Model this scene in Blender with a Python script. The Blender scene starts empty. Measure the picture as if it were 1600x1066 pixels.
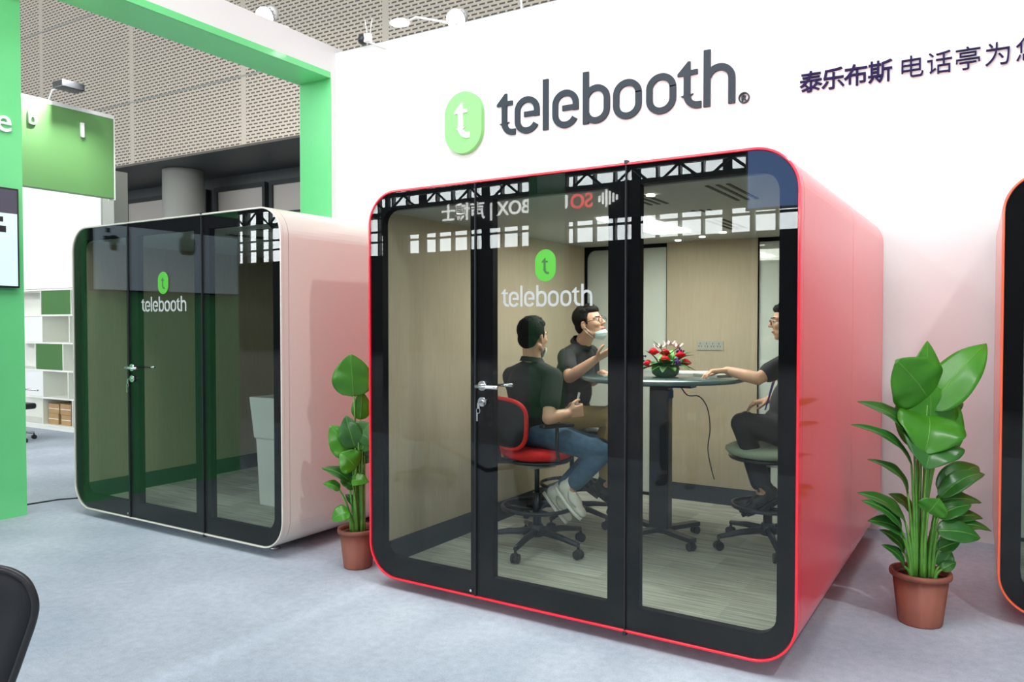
import bpy, bmesh, math, random
from mathutils import Vector, Matrix
R = math.radians
PI = math.pi
scene = bpy.context.scene
COL = scene.collection

# ---------------------------------------------------------------- camera
F_PX = 1215.0
CAM = Vector((6.05, -6.38, 1.548))
YAW = R(30.8)
PITCH = math.atan(28 / F_PX)
cd = bpy.data.cameras.new('camera')
cam = bpy.data.objects.new('camera', cd)
COL.objects.link(cam)
cd.sensor_width = 36
cd.lens = 36 * F_PX / 1600
cd.clip_start = .05
cd.clip_end = 200
cam.location = CAM
cam.rotation_euler = (PI / 2 - PITCH, 0, YAW)
scene.camera = cam
_F = Vector((-math.sin(YAW) * math.cos(PITCH), math.cos(YAW) * math.cos(PITCH), -math.sin(PITCH)))
_R = Vector((math.cos(YAW), math.sin(YAW), 0))
_U = _R.cross(_F)


def at(px, py, depth):
    """world point seen at a pixel of the 1600x1066 frame, at a distance along the view axis"""
    return CAM + (_F + _R * ((px - 800) / F_PX) - _U * ((py - 533) / F_PX)) * depth


# ---------------------------------------------------------------- view, world, hall lights
scene.view_settings.view_transform = 'Standard'
scene.view_settings.look = 'None'
scene.view_settings.gamma = 1
scene.view_settings.use_curve_mapping = False
scene.view_settings.exposure = 0.0
w = bpy.data.worlds.new('hall_ambient')
scene.world = w
w.use_nodes = True
w.node_tree.nodes['Background'].inputs[0].default_value = (.93, .96, 1, 1)
w.node_tree.nodes['Background'].inputs[1].default_value = .48


def area(name, loc, target, sx, sy, power, col=(1, 1, 1)):
    l = bpy.data.lights.new(name, 'AREA')
    l.shape = 'RECTANGLE'
    l.size = sx
    l.size_y = sy
    l.energy = power
    l.color = col
    o = bpy.data.objects.new(name, l)
    COL.objects.link(o)
    o.location = loc
    o.rotation_euler = (Vector(target) - Vector(loc)).to_track_quat('-Z', 'Y').to_euler()
    return o


def spot(name, loc, target, power, ang, blend=.6, rad=.06, col=(1, 1, 1)):
    l = bpy.data.lights.new(name, 'SPOT')
    l.energy = power
    l.spot_size = R(ang)
    l.spot_blend = blend
    l.shadow_soft_size = rad
    l.color = col
    o = bpy.data.objects.new(name, l)
    COL.objects.link(o)
    o.location = loc
    o.rotation_euler = (Vector(target) - Vector(loc)).to_track_quat('-Z', 'Y').to_euler()
    return o


area('hall_luminaire', (3.5, -5.0, 8.5), (3.0, -3.0, 0), 7, 4, 540, (1, 1, 1))
area('hall_luminaire', (-8, 2, 7.5), (-9, 4, 0), 6, 6, 330, (1, .97, .93))
spot('booth_spotlight', (7.6, -4.6, 4.6), (3.4, -1.8, 1.0), 300, 80, .8, .08)
spot('booth_spotlight', (2.4, -5.2, 4.7), (-.5, -3.5, 3.7), 230, 60, .95, .1)
spot('booth_spotlight', (2.2, -6.4, 4.6), (3.4, 0, 3.4), 210, 85, .9, .12)
spot('booth_spotlight', (5.9, -6.6, 4.6), (5.6, 0, 2.6), 110, 70, .9, .12)


# ---------------------------------------------------------------- materials
_M = {}


def mat(name, col, rough=.5, metal=0, coat=0, spec=.5, noise=0, nscale=20, bump=0, bscale=200, emit=None, estr=0, sss=0, stretch=None, trans=0):
    if name in _M:
        return _M[name]
    m = bpy.data.materials.new(name)
    _M[name] = m
    m.use_nodes = True
    nt = m.node_tree
    N = nt.nodes
    L = nt.links
    b = N['Principled BSDF']
    c4 = (*col, 1)
    b.inputs['Base Color'].default_value = c4
    b.inputs['Roughness'].default_value = rough
    b.inputs['Metallic'].default_value = metal
    b.inputs['Coat Weight'].default_value = coat
    b.inputs['Coat Roughness'].default_value = .08
    b.inputs['Specular IOR Level'].default_value = spec
    b.inputs['Transmission Weight'].default_value = trans
    if sss:
        b.inputs['Subsurface Weight'].default_value = sss
        b.inputs['Subsurface Radius'].default_value = (.02, .008, .004)
    if emit:
        b.inputs['Emission Color'].default_value = (*emit, 1)
        b.inputs['Emission Strength'].default_value = estr
    tc = N.new('ShaderNodeTexCoord')
    mp = N.new('ShaderNodeMapping')
    L.new(tc.outputs['Object'], mp.inputs[0])
    if stretch:
        mp.inputs['Scale'].default_value = stretch
    if noise:
        n = N.new('ShaderNodeTexNoise')
        n.inputs['Scale'].default_value = nscale
        n.inputs['Detail'].default_value = 6
        L.new(mp.outputs[0], n.inputs['Vector'])
        mx = N.new('ShaderNodeMix')
        mx.data_type = 'RGBA'
        mx.inputs[6].default_value = (*[max(0, v * (1 - noise)) for v in col], 1)
        mx.inputs[7].default_value = (*[min(1, v * (1 + noise)) for v in col], 1)
        rp = N.new('ShaderNodeMapRange')
        rp.inputs[1].default_value = .3
        rp.inputs[2].default_value = .7
        L.new(n.outputs[0], rp.inputs[0])
        L.new(rp.outputs[0], mx.inputs[0])
        L.new(mx.outputs[2], b.inputs['Base Color'])
    if bump:
        n2 = N.new('ShaderNodeTexNoise')
        n2.inputs['Scale'].default_value = bscale
        n2.inputs['Detail'].default_value = 3
        L.new(mp.outputs[0], n2.inputs['Vector'])
        bp = N.new('ShaderNodeBump')
        bp.inputs['Strength'].default_value = bump
        bp.inputs['Distance'].default_value = .004
        L.new(n2.outputs[0], bp.inputs['Height'])
        L.new(bp.outputs[0], b.inputs['Normal'])
    return m


def glass_mat(name, tint, refl=1.0, ior=1.75):
    """thin architectural glass: tinted see-through pane with a fresnel mirror on it"""
    m = bpy.data.materials.new(name)
    _M[name] = m
    m.use_nodes = True
    nt = m.node_tree
    N = nt.nodes
    L = nt.links
    N.remove(N['Principled BSDF'])
    t = N.new('ShaderNodeBsdfTransparent')
    t.inputs[0].default_value = (*tint, 1)
    g = N.new('ShaderNodeBsdfGlossy')
    g.inputs['Roughness'].default_value = .0
    g.inputs[0].default_value = (refl, refl, refl, 1)
    f0 = ((ior - 1) / (ior + 1)) ** 2
    lw = N.new('ShaderNodeLayerWeight')
    lw.inputs[0].default_value = .5
    pw = N.new('ShaderNodeMath'); pw.operation = 'POWER'; pw.inputs[1].default_value = 5
    L.new(lw.outputs['Facing'], pw.inputs[0])
    f = N.new('ShaderNodeMapRange')
    f.inputs[3].default_value = f0
    f.inputs[4].default_value = 1
    L.new(pw.outputs[0], f.inputs[0])
    mx = N.new('ShaderNodeMixShader')
    L.new(f.outputs[0], mx.inputs[0])
    L.new(t.outputs[0], mx.inputs[1])
    L.new(g.outputs[0], mx.inputs[2])
    L.new(mx.outputs[0], N['Material Output'].inputs[0])
    return m


def tex_mat(name, build, rough=.7, coat=0):
    m = bpy.data.materials.new(name)
    _M[name] = m
    m.use_nodes = True
    N = m.node_tree.nodes
    L = m.node_tree.links
    b = N['Principled BSDF']
    b.inputs['Roughness'].default_value = rough
    b.inputs['Coat Weight'].default_value = coat
    tc = N.new('ShaderNodeTexCoord')
    build(N, L, b, tc.outputs['Object'])
    return m


def _carpet_hall(N, L, b, co):
    big = N.new('ShaderNodeTexNoise'); big.inputs['Scale'].default_value = 1.1; big.inputs['Detail'].default_value = 5
    L.new(co, big.inputs['Vector'])
    fine = N.new('ShaderNodeTexNoise'); fine.inputs['Scale'].default_value = 120; fine.inputs['Detail'].default_value = 2
    L.new(co, fine.inputs['Vector'])
    mid = N.new('ShaderNodeTexNoise'); mid.inputs['Scale'].default_value = 22; mid.inputs['Detail'].default_value = 6
    L.new(co, mid.inputs['Vector'])
    r = N.new('ShaderNodeValToRGB')
    r.color_ramp.elements[0].position = .3; r.color_ramp.elements[0].color = (.33, .385, .46, 1)
    r.color_ramp.elements[1].position = .72; r.color_ramp.elements[1].color = (.49, .545, .61, 1)
    L.new(big.outputs[0], r.inputs[0])
    a = N.new('ShaderNodeMath'); a.operation = 'ADD'
    L.new(fine.outputs[0], a.inputs[0]); L.new(mid.outputs[0], a.inputs[1])
    mr = N.new('ShaderNodeMapRange'); mr.inputs[1].default_value = .7; mr.inputs[2].default_value = 1.3
    mr.inputs[3].default_value = .86; mr.inputs[4].default_value = 1.10
    L.new(a.outputs[0], mr.inputs[0])
    mu = N.new('ShaderNodeVectorMath'); mu.operation = 'SCALE'
    L.new(r.outputs[0], mu.inputs[0]); L.new(mr.outputs[0], mu.inputs['Scale'])
    # pale worn line where two carpet widths meet
    sx = N.new('ShaderNodeSeparateXYZ'); L.new(co, sx.inputs[0])
    wob = N.new('ShaderNodeMath'); wob.operation = 'MULTIPLY_ADD'; wob.inputs[1].default_value = .08; wob.inputs[2].default_value = -3.07
    L.new(big.outputs[0], wob.inputs[0])
    dx = N.new('ShaderNodeMath'); dx.operation = 'ADD'; L.new(sx.outputs[0], dx.inputs[0]); L.new(wob.outputs[0], dx.inputs[1])
    ab = N.new('ShaderNodeMath'); ab.operation = 'ABSOLUTE'; L.new(dx.outputs[0], ab.inputs[0])
    sm_ = N.new('ShaderNodeMapRange'); sm_.inputs[1].default_value = .02; sm_.inputs[2].default_value = .11; sm_.inputs[3].default_value = 1.13; sm_.inputs[4].default_value = 1.0
    L.new(ab.outputs[0], sm_.inputs[0])
    mu2 = N.new('ShaderNodeVectorMath'); mu2.operation = 'SCALE'
    L.new(mu.outputs[0], mu2.inputs[0]); L.new(sm_.outputs[0], mu2.inputs['Scale'])
    L.new(mu2.outputs[0], b.inputs['Base Color'])
    bp = N.new('ShaderNodeBump'); bp.inputs['Strength'].default_value = .12; bp.inputs['Distance'].default_value = .004
    L.new(fine.outputs[0], bp.inputs['Height']); L.new(bp.outputs[0], b.inputs['Normal'])


def _carpet_pod(N, L, b, co):
    mp = N.new('ShaderNodeMapping'); mp.inputs['Scale'].default_value = (1, 1, 1)
    L.new(co, mp.inputs[0])
    br = N.new('ShaderNodeTexBrick')
    br.inputs['Scale'].default_value = 1
    br.inputs['Brick Width'].default_value = .5
    br.inputs['Row Height'].default_value = .25
    br.inputs['Mortar Size'].default_value = .0
    br.inputs['Color1'].default_value = (.40, .42, .36, 1)
    br.inputs['Color2'].default_value = (.60, .62, .55, 1)
    L.new(mp.outputs[0], br.inputs['Vector'])
    m2 = N.new('ShaderNodeMapping'); m2.inputs['Scale'].default_value = (3, 70, 1)
    L.new(co, m2.inputs[0])
    n = N.new('ShaderNodeTexNoise'); n.inputs['Scale'].default_value = 1; n.inputs['Detail'].default_value = 6
    L.new(m2.outputs[0], n.inputs['Vector'])
    mr = N.new('ShaderNodeMapRange'); mr.inputs[1].default_value = .3; mr.inputs[2].default_value = .7
    mr.inputs[3].default_value = .6; mr.inputs[4].default_value = 1.25
    L.new(n.outputs[0], mr.inputs[0])
    mu = N.new('ShaderNodeVectorMath'); mu.operation = 'SCALE'
    L.new(br.outputs[0], mu.inputs[0]); L.new(mr.outputs[0], mu.inputs['Scale'])
    L.new(mu.outputs[0], b.inputs['Base Color'])


def _perf(N, L, b, co):
    mp = N.new('ShaderNodeMapping'); mp.inputs['Rotation'].default_value = (R(-90), 0, 0)
    L.new(co, mp.inputs[0])
    br = N.new('ShaderNodeTexBrick')
    br.offset = .5
    br.inputs['Scale'].default_value = 1
    br.inputs['Brick Width'].default_value = .205
    br.inputs['Row Height'].default_value = .092
    br.inputs['Mortar Size'].default_value = .027
    br.inputs['Mortar Smooth'].default_value = .0
    br.inputs['Color1'].default_value = (.10, .09, .075, 1)
    br.inputs['Color2'].default_value = (.10, .09, .075, 1)
    br.inputs['Mortar'].default_value = (.62, .55, .45, 1)
    L.new(mp.outputs[0], br.inputs['Vector'])
    # wide blank strips between the perforated panels
    b2 = N.new('ShaderNodeTexBrick')
    b2.offset = 0
    b2.inputs['Scale'].default_value = 1
    b2.inputs['Brick Width'].default_value = 4.92
    b2.inputs['Row Height'].default_value = 300
    b2.inputs['Mortar Size'].default_value = .10
    b2.inputs['Mortar Smooth'].default_value = 0
    mp2 = N.new('ShaderNodeMapping'); mp2.inputs['Location'].default_value = (1.08, 150, 0)
    L.new(mp.outputs[0], mp2.inputs[0]); L.new(mp2.outputs[0], b2.inputs['Vector'])
    mx = N.new('ShaderNodeMix'); mx.data_type = 'RGBA'
    L.new(b2.outputs['Fac'], mx.inputs[0])
    L.new(br.outputs[0], mx.inputs[6])
    mx.inputs[7].default_value = (.58, .52, .43, 1)
    L.new(mx.outputs[2], b.inputs['Base Color'])


def _felt(c1, c2):
    def f(N, L, b, co):
        m2 = N.new('ShaderNodeMapping'); m2.inputs['Scale'].default_value = (90, 90, 6)
        L.new(co, m2.inputs[0])
        n = N.new('ShaderNodeTexNoise'); n.inputs['Scale'].default_value = 1; n.inputs['Detail'].default_value = 4
        L.new(m2.outputs[0], n.inputs['Vector'])
        mx = N.new('ShaderNodeMix'); mx.data_type = 'RGBA'
        mx.inputs[6].default_value = (*c1, 1); mx.inputs[7].default_value = (*c2, 1)
        L.new(n.outputs[0], mx.inputs[0]); L.new(mx.outputs[2], b.inputs['Base Color'])
    return f


tex_mat('hall_carpet', _carpet_hall, 1)
tex_mat('plank_carpet', _carpet_pod, .95)
tex_mat('perforated_panel', _perf, .6)
tex_mat('beige_felt', _felt((.40, .335, .24), (.50, .43, .32)), .95)
glass_mat('clear_glass', (.85, .88, .855), ior=1.36)
glass_mat('rear_glass', (.95, .97, .95), ior=1.5)
mat('white_wall', (.80, .80, .79), .55, noise=.015, nscale=2)
mat('green_paint', (.17, .72, .27), .28, noise=.02, nscale=3, coat=.25)
mat('white_paint', (.88, .88, .87), .5)
mat('red_lacquer', (.92, .010, .035), .34, coat=.65, spec=.45)
mat('cream_lacquer', (.70, .655, .58), .28, coat=.6)
mat('orange_lacquer', (.85, .12, .04), .3, coat=.5)
mat('black_border', (.003, .003, .005), .6, spec=.1)
mat('seam_black', (.01, .01, .012), .6)
mat('dark_baseboard', (.03, .04, .055), .6)
mat('pod_ceiling', (.42, .43, .41), .8)
mat('chrome', (.75, .76, .78), .15, 1)
mat('steel', (.55, .56, .58), .3, 1)
mat('led_panel', (1, 1, 1), .5, emit=(1, .98, .93), estr=9)
mat('lamp_lens', (1, 1, 1), .5, emit=(1, 1, 1), estr=25)
mat('downlight_lens', (1, 1, 1), .5, emit=(1, .95, .85), estr=12)
mat('logo_green', (.09, .50, .035), .5)
mat('sign_green', (.30, .74, .27), .6, spec=.2)
mat('sign_dark', (.035, .05, .062), .6, spec=.25)
mat('sign_navy', (.025, .018, .07), .8, spec=.1)
mat('sign_white', (.95, .95, .95), .4)
mat('decal_white', (.50, .52, .50), .6)
mat('black_plastic', (.015, .016, .018), .4, noise=.1, nscale=8)
mat('black_mesh', (.012, .014, .018), .75, noise=.3, nscale=300)
mat('dark_metal', (.04, .045, .055), .35, .6)
mat('terracotta', (.25, .08, .05), .6, noise=.35, nscale=5, stretch=(1, 1, .5))
mat('soil', (.05, .035, .025), 1, noise=.4, nscale=40, bump=.6, bscale=60)
mat('skin', (.56, .32, .21), .5, sss=.12)
mat('hair', (.008, .007, .007), .85, spec=.2, noise=.4, nscale=120, bump=.6, bscale=160)
mat('black_tee', (.014, .016, .018), .85, bump=.2, bscale=50)
mat('khaki', (.55, .42, .19), .85, bump=.2, bscale=50)
mat('denim', (.045, .10, .17), .85, noise=.2, nscale=30, bump=.3, bscale=120)
mat('dark_trouser', (.014, .015, .02), .85)
mat('sneaker', (.62, .60, .54), .6, noise=.05, nscale=30)
mat('sole', (.75, .74, .68), .6)
mat('mask_blue', (.55, .70, .70), .7)
mat('red_fabric', (.72, .02, .02), .8, noise=.08, nscale=60, bump=.2)
mat('sage_vinyl', (.36, .44, .33), .45)
mat('table_top', (.10, .16, .16), .12, coat=.6)
mat('screen', (.02, .03, .05), .1)
mat('cardboard', (.42, .27, .12), .8, noise=.08, nscale=10)
mat('shelf_white', (.80, .81, .74), .5)
mat('shelf_green', (.05, .16, .035), .6)
mat('header_green', (.14, .33, .11), .5)
mat('soffit_dark', (.06, .068, .068), .5, noise=.1, nscale=2, stretch=(8, .4, 1))
mat('column_paint', (.36, .37, .33), .5)
mat('window_frame', (.02, .025, .025), .4)
mat('window_pane', (.42, .39, .35), .3)
mat('paper', (.85, .85, .83), .7)
mat('rose', (.75, .004, .03), .55, noise=.3, nscale=60)
mat('violet', (.10, .04, .22), .6)
mat('blossom', (.85, .62, .62), .5)
mat('bowl_green', (.02, .12, .035), .25)
mat('eye_white', (.8, .8, .8), .3)
mat('lip', (.40, .13, .11), .5)
mat('lanyard_blue', (.08, .03, .33), .6)
mat('lanyard_red', (.60, .02, .06), .6)
mat('blue_shirt', (.02, .10, .55), .8, bump=.2, bscale=50)
mat('grey_bin', (.85, .86, .85), .5)


# ---------------------------------------------------------------- mesh helpers
class MB:
    def __init__(s):
        s.v = []
        s.f = []
        s.sm = []

    def add(s, vs, fs, smooth=False):
        o = len(s.v)
        s.v += [tuple(v) for v in vs]
        s.f += [tuple(i + o for i in f) for f in fs]
        s.sm += [smooth] * len(fs)
        return s

    def box(s, x0, x1, y0, y1, z0, z1, M=None):
        vs = [Vector((x, y, z)) for x in (x0, x1) for y in (y0, y1) for z in (z0, z1)]
        if M:
            vs = [M @ v for v in vs]
        return s.add(vs, [(0, 1, 3, 2), (4, 6, 7, 5), (0, 4, 5, 1), (2, 3, 7, 6), (0, 2, 6, 4), (1, 5, 7, 3)])

    def rings(s, rs, close=True, caps=True, smooth=True):
        """rs: list of rings (equal length lists of points)"""
        n = len(rs[0])
        vs = [p for r in rs for p in r]
        fs = []
        for i in range(len(rs) - 1):
            for j in range(n if close else n - 1):
                k = (j + 1) % n
                fs.append((i * n + j, i * n + k, (i + 1) * n + k, (i + 1) * n + j))
        s.add(vs, fs, smooth)
        if caps:
            o = len(s.v) - len(vs)
            s.f += [tuple(o + j for j in reversed(range(n))), tuple(o + (len(rs) - 1) * n + j for j in range(n))]
            s.sm += [False, False]
        return s

    def tube(s, pts, rad, n=12, caps=True, flat=1.0, up=None):
        pts = [Vector(p) for p in pts]
        if not hasattr(rad, '__len__'):
            rad = [rad] * len(pts)
        rs = []
        prev = None
        for i, p in enumerate(pts):
            t = (pts[min(i + 1, len(pts) - 1)] - pts[max(i - 1, 0)])
            t.normalize()
            if prev is None:
                u = Vector(up) if up else (Vector((0, 0, 1)) if abs(t.z) < .9 else Vector((1, 0, 0)))
            else:
                u = prev
            u = (u - t * u.dot(t)).normalized()
            prev = u
            v = t.cross(u)
            rs.append([p + (u * math.cos(2 * PI * k / n) + v * flat * math.sin(2 * PI * k / n)) * rad[i] for k in range(n)])
        return s.rings(rs, True, caps)

    def lathe(s, prof, c=(0, 0, 0), n=32, M=None, caps=True, lobes=None):
        rs = []
        for r, z in prof:
            ring = []
            for k in range(n):
                a = 2 * PI * k / n
                rr = r * (lobes(a, z) if lobes else 1)
                p = Vector((rr * math.cos(a), rr * math.sin(a), z))
                if M:
                    p = M @ p
                ring.append(p + Vector(c))
            rs.append(ring)
        return s.rings(rs, True, caps)

    def ell(s, c, r, M=None, nu=16, nv=10):
        rs = []
        for i in range(1, nv):
            a = PI * i / nv
            ring = []
            for k in range(nu):
                b = 2 * PI * k / nu
                p = Vector((r[0] * math.sin(a) * math.cos(b), r[1] * math.sin(a) * math.sin(b), -r[2] * math.cos(a)))
                if M:
                    p = M @ p
                ring.append(p + Vector(c))
            rs.append(ring)
        lo = Vector((0, 0, -r[2])); hi = Vector((0, 0, r[2]))
        if M:
            lo = M @ lo; hi = M @ hi
        o = len(s.v)
        s.rings(rs, True, False)
        b0 = len(s.v)
        s.v += [tuple(lo + Vector(c)), tuple(hi + Vector(c))]
        nl = len(rs)
        for k in range(nu):
            kk = (k + 1) % nu
            s.f += [(b0, o + kk, o + k), (b0 + 1, o + (nl - 1) * nu + k, o + (nl - 1) * nu + kk)]
            s.sm += [True, True]
        return s

    def cap(s, p0, p1, r0, r1, n=14, sy=1.0, up=None):
        """tapered capsule"""
        p0 = Vector(p0); p1 = Vector(p1)
        t = (p1 - p0)
        L = t.length or 1e-6
        t = t / L
        pts = []; rad = []
        for a in (85, 60, 30, 0):
            pts.append(p0 - t * r0 * math.sin(R(a))); rad.append(r0 * math.cos(R(a)))
        for a in (0, 30, 60, 85):
            pts.append(p1 + t * r1 * math.sin(R(a))); rad.append(r1 * math.cos(R(a)))
        return s.tube(pts, rad, n, True, sy, up)

    def prism(s, poly, y0, y1, smooth=False):
        """polygon in XZ extruded along y"""
        n = len(poly)
        vs = [(x, y0, z) for x, z in poly] + [(x, y1, z) for x, z in poly]
        fs = [tuple(range(n)), tuple(reversed(range(n, 2 * n)))]
        fs += [(i, i + n, (i + 1) % n + n, (i + 1) % n) for i in range(n)]
        return s.add(vs, fs, smooth)

    def frame(s, out, inn, y0, y1, smooth=False):
        """ring between two equal-length XZ outlines, extruded along y"""
        n = len(out)
        vs = []
        for y in (y0, y1):
            vs += [(x, y, z) for x, z in out] + [(x, y, z) for x, z in inn]
        fs = []
        for i in range(n):
            j = (i + 1) % n
            fs += [(i, j, n + j, n + i), (2 * n + j, 2 * n + i, 3 * n + i, 3 * n + j)]
            fs += [(i, 2 * n + i, 2 * n + j, j), (n + j, 3 * n + j, 3 * n + i, n + i)]
        s.add(vs, fs, smooth)
        return s

    def ribbon(s, pts, w, y0, y1):
        """flat stroke of width w along XZ points, extruded along y"""
        P = [Vector((p[0], 0, p[1])) for p in pts]
        n = len(P)
        Lf = []; Rt = []
        for i in range(n):
            a = (P[i] - P[i - 1]).normalized() if i else (P[1] - P[0]).normalized()
            b = (P[i + 1] - P[i]).normalized() if i < n - 1 else (P[n - 1] - P[n - 2]).normalized()
            na = Vector((-a.z, 0, a.x)); nb = Vector((-b.z, 0, b.x))
            m = (na + nb)
            m.normalize()
            k = (w / 2) / max(.5, m.dot(na))
            Lf.append(P[i] + m * k); Rt.append(P[i] - m * k)
        poly = [(p.x, p.z) for p in Lf] + [(p.x, p.z) for p in reversed(Rt)]
        vs = [(x, y0, z) for x, z in poly] + [(x, y1, z) for x, z in poly]
        m = 2 * n
        fs = []
        for i in range(n - 1):
            a, b, c, d = i, i + 1, m - 2 - i, m - 1 - i
            fs += [(a, b, c, d), (a + m, d + m, c + m, b + m)]
        fs += [(i, i + m, (i + 1) % m + m, (i + 1) % m) for i in range(m)]
        return s.add(vs, fs)

    def build(s, name, m, parent=None, loc=None, bevel=0, smooth=None, subsurf=0):
        me = bpy.data.meshes.new(name)
        me.from_pydata(s.v, [], s.f)
        me.validate()
        bm = bmesh.new()
        bm.from_mesh(me)
        if smooth is None and len(bm.faces) == len(s.sm):
            bm.faces.ensure_lookup_table()
            for f, q in zip(bm.faces, s.sm):
                f.smooth = q
        elif smooth:
            for f in bm.faces:
                f.smooth = True
        bmesh.ops.recalc_face_normals(bm, faces=bm.faces[:])
        bm.to_mesh(me)
        bm.free()
        me.materials.append(_M[m] if isinstance(m, str) else m)
        o = bpy.data.objects.new(name, me)
        COL.objects.link(o)
        if parent:
            o.parent = parent
        if loc is not None:
            o.location = loc
        if bevel:
            md = o.modifiers.new('bevel', 'BEVEL')
            md.width = bevel
            md.segments = 3
            md.limit_method = 'ANGLE'
            md.angle_limit = R(40)
        if subsurf:
            md = o.modifiers.new('sub', 'SUBSURF')
            md.levels = subsurf
            md.render_levels = subsurf
        return o


def tag(o, label=None, cat=None, group=None, kind=None):
    if label: o['label'] = label
    if cat: o['category'] = cat
    if group: o['group'] = group
    if kind: o['kind'] = kind
    return o


def empty(name, loc=(0, 0, 0), rz=0.0, label=None, cat=None, group=None):
    o = bpy.data.objects.new(name, None)
    COL.objects.link(o)
    o.location = loc
    o.rotation_euler = (0, 0, R(rz))
    o.empty_display_size = .1
    return tag(o, label, cat, group)


def struct(o):
    o['kind'] = 'structure'
    return o


def copy_tree(o, parent=None):
    c = o.copy()
    COL.objects.link(c)
    if parent:
        c.parent = parent
    for ch in list(o.children):
        copy_tree(ch, c)
    return c


def rrect(x0, x1, z0, z1, rad, seg=10):
    """rounded rectangle outline; rad = (bottom-left, bottom-right, top-right, top-left)"""
    if not hasattr(rad, '__len__'):
        rad = (rad,) * 4
    pts = []
    cs = [(x0, z0, 1, 1, 180), (x1, z0, -1, 1, 270), (x1, z1, -1, -1, 0), (x0, z1, 1, -1, 90)]
    for (cx, cz, sx, sz, a0), r in zip(cs, rad):
        ox, oz = cx + sx * r, cz + sz * r
        for k in range(seg + 1):
            a = R(a0 + 90 * k / max(1, seg))
            pts.append((ox + r * math.cos(a), oz + r * math.sin(a)))
    return pts


def text_mesh(name, body, size, depth, m, parent=None, M=None, bold=0, spacing=1):
    c = bpy.data.curves.new(name, 'FONT')
    c.body = body
    c.size = size
    c.extrude = depth / 2
    c.offset = bold
    c.space_character = spacing
    t = bpy.data.objects.new(name, c)
    COL.objects.link(t)
    bpy.context.view_layer.update()
    me = bpy.data.meshes.new_from_object(t.evaluated_get(bpy.context.evaluated_depsgraph_get()))
    COL.objects.unlink(t)
    bpy.data.objects.remove(t)
    if M:
        me.transform(M)
    me.materials.clear()
    me.materials.append(_M[m])
    me.name = name
    o = bpy.data.objects.new(name, me)
    COL.objects.link(o)
    if parent:
        o.parent = parent
    return o


# ---------------------------------------------------------------- stroke letters of the company logo
def arc(cx, cz, rx, rz, a0, a1, n=10):
    return [(cx + rx * math.cos(R(a0 + (a1 - a0) * k / n)), cz + rz * math.sin(R(a0 + (a1 - a0) * k / n))) for k in range(n + 1)]


SW = .056


def glyph_t(mb, x, y0, y1, s=1.0, z=0.0, sw=1.0):
    T = lambda ps: [(x + a * s, z + b * s) for a, b in ps]
    mb.ribbon(T([(0, .34)] + [(0, .12)] + arc(.092, .12, .092, .092, 180, 268, 8) + [(.122, .028)]), SW * s * sw, y0, y1)
    mb.prism(T([(-.082, .283), (.09, .283), (.09, .323), (.028, .323), (.028, .396), (.008, .396), (-.082, .302)]), y0 - 1e-4, y1)


def glyph_stem(mb, x, y0, y1, s=1.0, z=0.0, top=.465):
    mb.ribbon([(x, z), (x, z + top * s)], SW * s, y0, y1)


def glyph_o(mb, x, y0, y1, s=1.0, z=0.0):
    ps = arc(.132, .212, .104, .098, 0, 180, 16) + arc(.132, .12, .104, .098, 180, 360, 16) + [(.236, .212), ]
    ps = [(x + a * s, z + b * s) for a, b in ps]
    ps.append((ps[-1][0], ps[-1][1] + .01 * s))
    mb.ribbon(ps, SW * s, y0, y1)


def glyph_e(mb, x, y0, y1, s=1.0, z=0.0):
    ps = arc(.132, .212, .104, .098, 0, 180, 16) + arc(.132, .12, .104, .098, 180, 335, 14)
    ps = [(x + a * s, z + b * s) for a, b in ps]
    mb.ribbon(ps, SW * s, y0, y1)
    mb.ribbon([(x + .236 * s, z + .216 * s), (x + .236 * s, z + .146 * s)], SW * s, y0 - 1e-4, y1)
    mb.ribbon([(x + .102 * s, z + .174 * s), (x + .264 * s, z + .174 * s)], SW * .85 * s, y0 - 2e-4, y1)


def glyph_b(mb, x, y0, y1, s=1.0, z=0.0):
    glyph_stem(mb, x + .028 * s, y0, y1, s, z)
    ps = arc(.130, .212, .102, .098, 165, 0, 14) + arc(.130, .12, .102, .098, 0, -165, 14)
    mb.ribbon([(x + a * s, z + b * s) for a, b in ps], SW * s, y0 - 1e-4, y1)


def glyph_h(mb, x, y0, y1, s=1.0, z=0.0):
    glyph_stem(mb, x + .028 * s, y0, y1, s, z)
    ps = arc(.130, .208, .102, .102, 160, 0, 14) + [(.232, 0)]
    mb.ribbon([(x + a * s, z + b * s) for a, b in ps], SW * s, y0 - 1e-4, y1)


WORD = [(glyph_t, .082), (glyph_e, .198), (glyph_stem, .528), (glyph_e, .600), (glyph_b, .909), (glyph_o, 1.202), (glyph_o, 1.509), (glyph_t, 1.868), (glyph_h, 2.009)]

# ================================================================ THE SETTING
mb = MB(); mb.box(-26, 26, -7.6, 14, -.1, 0)
fl = struct(mb.build('floor', 'hall_carpet'))
mat('aisle_dark_floor', (.075, .08, .09), .6, noise=.2, nscale=3)  # unseen aisle floor, coloured dark to keep reflections in the pod glass dark
mb = MB(); mb.box(-42, 26, -34, -7.6, -.1, -.004)
struct(mb.build('floor_aisle', 'aisle_dark_floor'))
# wall behind the pods
mb = MB(); mb.box(.0, 14, 0, .25, 0, 4.50)
struct(mb.build('wall_back', 'white_wall'))
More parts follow.
